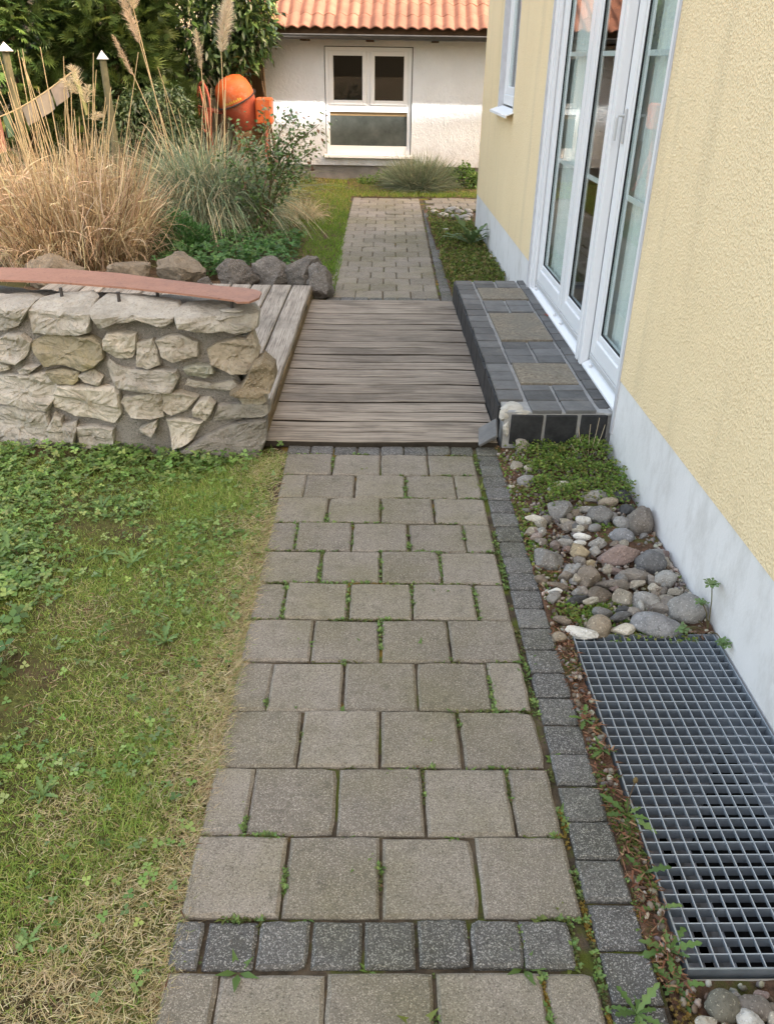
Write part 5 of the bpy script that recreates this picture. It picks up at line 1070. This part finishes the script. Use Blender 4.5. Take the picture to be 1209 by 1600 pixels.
for (x, y, lab) in [(-.80, 9.25, 'pale dry grass tuft beside the rose at the lawn edge'), (-1.15, 9.9, 'pale dry grass tuft behind the rose bush')]:
    grass_clump('dry_grass_tuft', (x, y, 0), lab, 700, .16, (.25, .55), (.003, .006), (.5, 1.2), .8, [(.62, .52, .33), (.52, .43, .24), (.25, .26, .12)], [.5, .35, .15], 5, .05)
# rose bush
rose = empty('rose_bush', (-1.03, 8.08, 0)); tag(rose, 'leggy rose bush with dark green leaves in front of the orange mixer', 'bush')
lp = []; 
for (tx, ty, tz) in [(.55, 0, 1.02), (.30, .1, 1.10), (-.20, .1, 1.0), (-.33, -.1, .75), (.42, -.1, .62), (.05, .1, 1.12), (-.1, -.15, .9), (.50, .1, .80), (-.28, .12, .55), (.18, -.1, .85), (.36, .05, .95)]:
    a = Vector((random.gauss(0, .03), random.gauss(0, .03), 0)); m1 = Vector((tx * .25 + random.gauss(0, .03), ty * .3, tz * .5)); m2 = Vector((tx * .6, ty * .6, tz * .85)); e = Vector((tx, ty, tz))
    MB().tube([a, m1, m2, e], [.008, .006, .0045, .0025], 6).build('stem', m_stem, rose)
    for k in range(190):
        t = random.uniform(.12, 1.05) if tx < .28 else random.uniform(.5, 1.05); p = (a.lerp(m1, t / .4) if t < .4 else m1.lerp(m2, (t - .4) / .35) if t < .75 else m2.lerp(e, (t - .75) / .25)); q = random.gauss(0, .055); lp.append((p.x + q, p.y + random.gauss(0, .06), p.z + random.gauss(0, .045)))
lp = np.array(lp); n = len(lp)
addstuff('leaves', [scatter_mesh(LV, LF, lp, rng.uniform(0, 6.28, n), rng.normal(-.4, .5, n), rng.normal(0, .5, n), rng.uniform(.028, .055, n), cjit(n, [(.10, .175, .05), (.135, .215, .06), (.075, .135, .04), (.20, .12, .07)], [.35, .3, .25, .1], .2))], m_gloss, None, None, 'stuff', rose)
# small round bush and low cover in front of the pampas
rb = empty('round_bush', (-1.70, 7.42, 0)); tag(rb, 'small dense round green bush beside the dried grass clump', 'bush')
n = 2600; q = rng.normal(0, 1, (n, 3)); q /= np.linalg.norm(q, axis=1, keepdims=True); q[:, 2] = np.abs(q[:, 2]); rr = rng.uniform(.75, 1.05, n) * (1 + .15 * npnoise(q[:, :2] * 1.0, 3., 81)); pos = q * rr[:, None] * np.array([.25, .22, .31]) + [0, 0, .03]
addstuff('leaves', [scatter_mesh(LONG, LF, pos, np.arctan2(q[:, 1], q[:, 0]) - 1.57 + rng.normal(0, .6, n), rng.uniform(.2, 1.2, n), rng.normal(0, .3, n), rng.uniform(.03, .055, n), cjit(n, [(.09, .22, .06), (.125, .27, .08), (.065, .165, .045)], None, .2))], m_leaf, None, None, 'stuff', rb)
MB().tube([(0, 0, 0), (0, 0, .15)], .012, 6).build('stem', m_bark, rb)
P = np.stack([rng.uniform(-1.75, -.62, 5200), rng.uniform(6.45, 8.0, 5200)], 1); k = npnoise(P, 2.5, 91); P = P[rng.random(len(P)) < np.clip(.45 + .8 * k, 0, 1) * sstep(-.5, -.8, P[:, 0] + .2 * k)]; n = len(P)
addstuff('bed_leaves', [scatter_mesh(TRI_V, TRI_F, np.concatenate([P, rng.uniform(.03, .15, (n, 1))], 1), rng.uniform(0, 6.28, n), rng.normal(0, .4, n), rng.normal(0, .4, n), rng.uniform(.018, .038, n), cjit(n, [(.08, .18, .045), (.115, .225, .06), (.06, .14, .04)], None, .25))], m_leaf, 'dark green leafy ground cover behind the dark rocks', 'ground cover')
def crag(w, d, h, seed):
    me = blob(w, d, h, seed, True, 4, 12, .3)
    for q in me.vertices:
        p = q.co; k = 1 + .10 * fbm(p.x * 16 + seed, p.y * 16, p.z * 16, 5) + .05 * fbm(p.x * 50, p.y * 50 + seed, p.z * 50, 3); q.co = p * k
    return me
# rocks along the end of the raised deck
for i, (x, y, w, d, h, mt, lab) in enumerate([(-1.46, 6.22, .40, .28, .25, m_rockb, 'big brown rock beside the dried grass at the deck end'), (-1.24, 6.10, .14, .13, .12, m_rock, 'small grey rock between the two larger ones at the deck end'), (-1.02, 6.20, .36, .26, .22, m_rock, 'flat topped grey rock at the end of the raised deck'),
                                              (-.72, 6.22, .34, .30, .26, m_rock, 'dark lichen covered rock at the end of the raised deck'), (-.52, 6.15, .26, .28, .27, m_rock, 'tall dark rock beside the deck corner board'), (-.37, 5.98, .21, .26, .24, m_rock, 'dark striated rock touching the path at the deck corner'), (-1.85, 6.25, .4, .3, .22, m_rockb, 'brown rock half hidden under the dried grass'), (-2.4, 6.2, .45, .3, .24, m_rockb, 'brown rock left of the dried grass base')]):
    o = link('garden_rock', crag(w * 1.1, d, h * 1.3, 700 + i), mt); o.location = (x, y, h * .36); o.rotation_euler = (0, 0, random.uniform(-.4, .4)); tag(o, lab, 'rock')
# far lawn
N = 80000; P = np.concatenate([np.stack([rng.uniform(-2.3, -.27, 60000), rng.uniform(6.0, 12.45, 60000)], 1), np.stack([rng.uniform(-.3, 1.7, 20000), rng.uniform(10.93, 12.5, 20000)], 1)]); k = npnoise(P, 1.5, 101); k2 = npnoise(P, 5., 102)
dn = sstep(-1.35, -1.0, P[:, 0] + .15 * k + .18 * sstep(9, 8, P[:, 1])) * np.clip(.75 + .5 * k2, 0, 1) * np.where(P[:, 1] < 7.3, sstep(-.75, -.5, P[:, 0]), 1); dn = np.maximum(dn, .5 * sstep(10.4, 10.9, P[:, 1])); keep = rng.random(N) < dn; P = P[keep]; n = len(P); k = k[keep]
yl = sstep(9.3, 11.2, P[:, 1] + k) * .40; isy = rng.random(n) < yl; tilt = rng.uniform(.1, .9, n); yw = rng.uniform(0, 6.28, n)
addstuff('far_lawn_grass', [ribbons(np.concatenate([P, np.full((n, 1), .0)], 1), np.stack([np.sin(tilt) * np.cos(yw), np.sin(tilt) * np.sin(yw), np.cos(tilt)], 1), rng.uniform(.03, .085, n), rng.uniform(.003, .006, n), np.full(n, .3), 2, np.where(isy[:, None], cjit(n, [(.36, .33, .08), (.42, .36, .13), (.27, .28, .07)]), cjit(n, [(.16, .27, .035), (.20, .31, .05), (.12, .22, .03)], None, .2)))], m_dry, 'bright green lawn strip along the far path in front of the shed', 'grass')
N = 9000; P = np.concatenate([np.stack([rng.uniform(.61, 1.06, N), rng.uniform(5.80, 9.9, N)], 1)]); k = npnoise(P, 2.5, 111); P = P[rng.random(N) < np.clip(.55 + .7 * k, .05, 1) * np.where(P[:, 1] > 8.9, .35, 1)]; n = len(P)
addstuff('far_bed_cover', [scatter_mesh(SED_V, SED_F, np.concatenate([P, rng.uniform(.01, .06, (n, 1))], 1), rng.uniform(0, 6.28, n), rng.normal(0, .5, n), rng.normal(0, .5, n), rng.uniform(.012, .026, n), cjit(n, [(.13, .18, .035), (.18, .22, .05), (.10, .14, .03), (.24, .2, .08)], None, .25))], m_leaf, 'mossy green cover of the far bed along the house wall', 'ground cover')
n = 1500; P = np.stack([rng.uniform(.60, 1.06, n), rng.uniform(5.8, 7.4, n)], 1); tilt = rng.uniform(.1, 1., n); yw = rng.uniform(0, 6.28, n)
addstuff('far_bed_grass', [ribbons(np.concatenate([P, np.full((n, 1), .01)], 1), np.stack([np.sin(tilt) * np.cos(yw), np.sin(tilt) * np.sin(yw), np.cos(tilt)], 1), rng.uniform(.05, .15, n), rng.uniform(.003, .005, n), np.full(n, .4), 3, cjit(n, [(.17, .22, .05), (.35, .3, .13), (.12, .18, .03)]))], m_dry, 'thin grass in the far bed behind the doorstep', 'grass')
fp = link('foxglove_rosette', dandelion_mesh(16, .30, 77, 1.0, ((.10, .16, .06), (.13, .19, .075), (.09, .145, .05))), m_leaf); fp.location = (.93, 7.75, .03); tag(fp, 'broad leaved green rosette plant in the far bed by the wall', 'plant')
# lavender and a small shrub in front of the shed
lv = grass_clump('lavender', (.64, 11.65, 0), 'grey green lavender bush at the foot of the shed wall', 5600, .26, (.26, .56), (.006, .010), (.05, .45), 1.2, [(.19, .24, .15), (.25, .30, .20), (.15, .19, .11), (.30, .29, .19)], None, 4, .02); lv['category'] = 'bush'
def leaf_mound(name, loc, label, n, rad, s0, s1, cols, mat=m_leaf, tv=LV, cat='shrub'):
    root = empty(name, loc); tag(root, label, cat); q = rng.normal(0, 1, (n, 3)); q /= np.linalg.norm(q, axis=1, keepdims=True); q[:, 2] = np.abs(q[:, 2]); rr = rng.uniform(.5, 1.05, n) ** .6 * (1 + .25 * npnoise(q[:, :2] + q[:, 2:3], 2.5, len(name)))
    addstuff('leaves', [scatter_mesh(tv, LF, q * rr[:, None] * np.array(rad), rng.uniform(0, 6.28, n), rng.normal(0, .6, n), rng.normal(0, .6, n), rng.uniform(s0, s1, n), cjit(n, cols, None, .25))], mat, None, None, 'stuff', root); MB().tube([(0, 0, -.02), (0, 0, rad[2] * .6)], .012, 6).build('stem', m_bark, root); return root
leaf_mound('green_shrub', (1.22, 11.75, 0), 'low bright green shrub between the lavender and the house corner', 1300, (.30, .24, .30), .03, .06, [(.10, .19, .035), (.14, .24, .05), (.08, .15, .03)])
leaf_mound('green_shrub', (.12, 12.05, 0), 'low leafy weeds at the shed base left of the lavender', 700, (.36, .2, .16), .03, .05, [(.10, .18, .035), (.14, .22, .05)])
leaf_mound('green_shrub', (-1.15, 12.0, 0), 'grassy green weeds at the shed corner behind the rose', 900, (.35, .3, .28), .03, .06, [(.12, .19, .05), (.17, .22, .07)], m_leaf, LONG)
leaf_mound('green_shrub', (1.75, 11.7, 0), 'green shrub hidden round the house corner', 500, (.3, .24, .34), .03, .06, [(.10, .19, .035), (.14, .24, .05)])

# conifers
r_ = random.Random(5); SPV = []; SPF = []
for k in range(9):                                        # one flat fan-shaped spray
    a = (k - 4) * .27; l_ = 1 - abs(k - 4) * .11; w = .055; b = len(SPV); dx, dy = math.sin(a), math.cos(a); oy = .1 + .05 * (4 - abs(k - 4))
    zc = -.12 * l_
    SPV += [(dx * .05, oy * .5, 0), (dx * l_ * .5 - dy * w, oy * .5 + dy * l_ * .5 + dx * w, zc * .3), (dx * l_, oy * .5 + dy * l_, zc), (dx * l_ * .5 + dy * w, oy * .5 + dy * l_ * .5 - dx * w, zc * .3)]; SPF += [(b, b + 3, b + 2), (b, b + 2, b + 1)]
def conifer(loc, h, rad, n, label):
    root = empty('conifer', loc); tag(root, label, 'tree', 'dark conifers at the back of the garden')
    MB().tube([(0, 0, 0), (0, 0, h * .5), (0, 0, h * .95)], [.09, .06, .01], 8).build('trunk', m_bark, root)
    t = rng.random(n) ** .8; z = .12 + (h - .12) * t; a = rng.uniform(0, 6.283, n); cl = npnoise(np.stack([a * 1.2, z * 1.6], 1), 1.4, int(abs(loc[0]) * 10)); R_ = rad * (1 - .55 * t ** 1.6) * (.80 + .34 * cl + rng.uniform(-.25, .06, n))
    pos = np.stack([R_ * np.cos(a), R_ * np.sin(a), z], 1)
    base_c = np.array([.055, .098, .022]) ; col = cjit(n, [(.045, .08, .02), (.062, .10, .024), (.10, .14, .03), (.033, .06, .017)], [.35, .3, .2, .15], .2)
    addstuff('crown', [scatter_mesh(SPV, SPF, pos, a - 1.5708 + rng.normal(0, .5, n), rng.normal(.15, .5, n), rng.normal(0, .8, n), rng.uniform(.10, .20, n), col)], m_leaf, None, None, 'stuff', root)
    return root
conifer((-4.15, 10.7, 0), 4.2, .85, 9000, 'dark green conifer right behind the left cone capped pole'); conifer((-3.05, 11.0, 0), 4.2, .80, 9000, 'dark green conifer behind the right cone capped pole'); conifer((-5.6, 10.6, 0), 4.2, .9, 5000, 'dark green conifer outermost on the left'); conifer((-3.6, 12.2, 0), 4.5, .95, 5000, 'dark conifer standing between and behind the front two')
def leafy_bush(name, loc, label, ell, n, s0, s1, cols, mat, tv, stems):
    root = empty(name, loc); tag(root, label, 'bush'); P = []; A = []
    for (cx_, cy_, cz_, rx, ry, rz, w) in ell:
        m = int(n * w); q = rng.normal(0, 1, (m, 3)); q /= np.linalg.norm(q, axis=1, keepdims=True); rr = rng.uniform(.45, 1.04, m) ** .5; cl = 1 + .22 * npnoise(q[:, :2] * 1.3 + q[:, 2:3] * .9, 2.2, int(cx_ * 30) & 7); P.append(q * (rr * cl)[:, None] * [rx, ry, rz] + [cx_, cy_, cz_]); A.append(q)
        for k in range(stems): e = (cx_ + random.gauss(0, rx * .5), cy_ + random.gauss(0, ry * .4), cz_ + random.uniform(-.2, .7) * rz); MB().tube([(random.gauss(0, .08), random.gauss(0, .08), 0), (e[0] * .5, e[1] * .5, e[2] * .6), e], [.022, .014, .006], 6).build('stem', m_bark, root)
    P = np.concatenate(P); A = np.concatenate(A); m = len(P)
    addstuff('crown', [scatter_mesh(tv, LF, P, np.arctan2(A[:, 1], A[:, 0]) - 1.5708 + rng.normal(0, .8, m), rng.normal(-.45, .5, m), rng.normal(0, .5, m), rng.uniform(s0, s1, m), cjit(m, cols, None, .22))], mat, None, None, 'stuff', root); return root
LAU = [(0, 0, 0), (-.17, .42, .05), (0, .48, -.01), (.17, .42, .05), (0, 1, -.12)]
leafy_bush('cherry_laurel', (-2.15, 11.9, 0), 'big dark cherry laurel with long glossy leaves behind the plumes', [(-.15, 0, 2.0, .85, .6, .85, .62), (.45, -.1, 2.05, .50, .4, .70, .25), (-.6, .1, 1.4, .4, .4, .6, .13)], 7500, .10, .17, [(.04, .075, .022), (.055, .10, .03), (.075, .13, .035), (.03, .06, .02)], m_gloss, LAU, 4)
leafy_bush('evergreen_shrub', (-2.58, 10.35, 0), 'olive green evergreen shrub between conifer and orange mixer', [(-.05, 0, .75, .45, .4, .52, .6), (.25, .0, .85, .28, .3, .42, .25), (-.42, .05, .5, .3, .3, .4, .15)], 5200, .05, .085, [(.07, .11, .045), (.095, .14, .055), (.055, .09, .035), (.13, .165, .075)], m_gloss, LAU, 4)
leafy_bush('variegated_shrub', (-1.42, 12.05, 0), 'yellow green leaved shrub against the shed eave', [(-.08, -.1, 2.05, .24, .22, .32, 1.)], 500, .08, .13, [(.34, .36, .10), (.25, .30, .07), (.16, .22, .05)], m_gloss, LAU, 2)
# ------------------------------------------------------------------ cone capped poles
for i, (x, y, h, lab) in enumerate([(-3.55, 9.0, 1.60, 'greenish wooden pole with pale cone cap at the left edge'), (-2.63, 9.02, 1.545, 'greenish wooden pole with small pale cone cap before the conifer')]):
    po = empty('garden_pole', (x, y, 0)); tag(po, lab, 'pole'); MB().tube([(0, 0, -.03), (.005, 0, h * .5), (0, 0, h - .03)], [.042, .038, .034], 10).build('shaft', m_post, po)
    MB().lathe([(.072 if i == 0 else .055, h - .045), (.075 if i == 0 else .057, h - .04), (.0, h + .035)], 18).build('cap', m_zinc, po, False)
# ------------------------------------------------------------------ prayer flag string
fs = empty('flag_string', (-3.05, 8.2, .0)); tag(fs, 'sagging string of faded cloth flags hung across the dried grass', 'flags')
A0, A1 = Vector((-.75, 0, .95)), Vector((.41, 0, 1.425)); sag = lambda t: A0.lerp(A1, t) + Vector((0, 0, -.10 * math.sin(math.pi * t) * (1 - .3 * t)))
MB().tube([sag(k / 12) for k in range(13)], .006, 5).build('string', m_strawstem, fs)
def flag(t0, t1, drop, c_, lean=0.):
    n = 6; v = []; f = []
    for i in range(n + 1):
        p = sag(t0 + (t1 - t0) * i / n)
        for j in range(6): s_ = j / 5; v.append((p.x + lean * s_ * drop, p.y + .018 * math.sin(i * 1.3 + s_ * 3) * s_, p.z - .006 - drop * s_))
    for i in range(n):
        for j in range(5): a = i * 6 + j; f.append((a, a + 1, a + 7, a + 6))
    link('flag', pym(v, f, True), varied('faded_cloth_' + str(int(t0 * 100)), c_, tuple(x * .75 for x in c_), 14, .9, .1, .3, 60, .004), fs)
flag(.22, .35, .28, (.36, .17, .12), .02); flag(.37, .43, .18, (.12, .19, .12), .05); flag(.53, .64, .15, (.30, .27, .22), .2); flag(.65, .77, .15, (.36, .32, .26), .2); flag(.78, .90, .14, (.33, .285, .24), .2); flag(.905, .955, .13, (.24, .22, .15), .2); flag(.962, .998, .34, (.40, .40, .18), .20)
tall_stem(fs, (.41, 0, 0), (.41, 0, 1.43), .0, .006)
# ------------------------------------------------------------------ cement mixer
mx_ = empty('cement_mixer', (-1.72, 11.35, 0)); tag(mx_, 'orange cement mixer with tilted drum behind the pampas grass', 'cement mixer')
DM = Matrix.Translation((.02, 0, 1.05)) @ Matrix.Rotation(R(-22), 4, 'Y') @ Matrix.Rotation(R(14), 4, 'X')
MB().lathe([(.0, .30), (.10, .285), (.17, .25), (.215, .19), (.235, .11), (.238, .03)], 32, DM).build('drum_bowl', m_orange, mx_, True)
MB().lathe([(.236, .018), (.225, -.04), (.19, -.17), (.14, -.31), (.135, -.33), (.12, -.32)], 32, DM).build('drum_cone', m_orange2, mx_, True)
rg = MB(); rg.lathe([(.236, .031), (.252, .031), (.252, .016), (.236, .016)], 40, DM)
for k in range(48):
    a = 2 * math.pi * k / 48; c_, s_ = math.cos(a), math.sin(a); vv = [DM @ Vector((r2 * c_ - w_ * s_, r2 * s_ + w_ * c_, z)) for z in (.018, .030) for (r2, w_) in ((.252, -.008), (.264, -.006), (.264, .006), (.252, .008))]
    rg.add(vv, [(0, 1, 2, 3), (7, 6, 5, 4), (0, 4, 5, 1), (1, 5, 6, 2), (2, 6, 7, 3)])
rg.build('ring_gear', m_steel, mx_)
lab = MB()                                                 # worn yellow lettering on the bowl, unreadable
for k in range(8):
    a = R(-118 + k * 7); r2 = .2375; w_ = R(2.2)
    v = [DM @ Vector((r2 * math.cos(a + q), r2 * math.sin(a + q), z)) for (q, z) in ((-w_, .052), (w_, .052), (w_, .085 - .012 * (k % 2)), (-w_, .085 - .008 * (k % 3)))]; lab.add(v, [(0, 1, 2, 3)])
lab.build('faded_lettering', varied('faded_yellow_print', (.62, .45, .06), (.5, .33, .05), 30), mx_)
MB().box(.26, .46, -.16, .10, .80, 1.10, .02).build('motor_housing', m_orange, mx_)
MB().tube([(-.36, 0, .95), (-.2, 0, .93), (.2, .0, .93), (.30, 0, .93)], .026, 8).tube([(-.36, 0, .95), (-.34, .0, .5), (-.42, -.3, .02)], .024, 8).tube([(-.36, 0, .95), (-.34, .0, .5), (-.42, .3, .02)], .024, 8).tube([(.36, 0, .85), (.36, 0, .5), (.42, -.3, .02)], .024, 8).tube([(.36, 0, .85), (.36, 0, .5), (.42, .3, .02)], .024, 8).build('stand', m_orange2, mx_)
whl = MB(); cw = Vector((-.40, -.05, 1.0)); rw_ = .27
whl.tube([cw + Vector((.06 * math.cos(a), rw_ * math.cos(a), rw_ * math.sin(a))) for a in [2 * math.pi * k / 28 for k in range(29)]], .013, 7, False)
for k in range(6): a = math.pi * k / 3; whl.tube([cw, cw + Vector((.06 * math.cos(a), rw_ * math.cos(a), rw_ * math.sin(a)))], .010, 6, False)
w_ = whl.build('tilting_wheel', m_orange2, mx_, True); w_.rotation_euler = (0, 0, R(38)); w_.location = (-.02, -.24, 0)
# ------------------------------------------------------------------ look-alikes: say which one by distance
by = {}
for o in S.objects:
    if o.parent is None and o.get('label'): by.setdefault(o['label'], []).append(o)
for lab, os_ in by.items():
    if 1 < len(os_) < 5:
        os_.sort(key=lambda o: o.location.y); w = {2: ['nearer one', 'farther one'], 3: ['nearest one', 'middle one', 'farthest one'], 4: ['nearest one', 'second nearest', 'third nearest', 'farthest one']}[len(os_)]
        for o, q in zip(os_, w):
            l_ = lab + ', ' + q
            if len(l_.split()) > 16: l_ = l_.replace('just ', '').replace('further ', '').replace(' the ', ' ', 1)
            if len(l_.split()) <= 16: o['label'] = l_
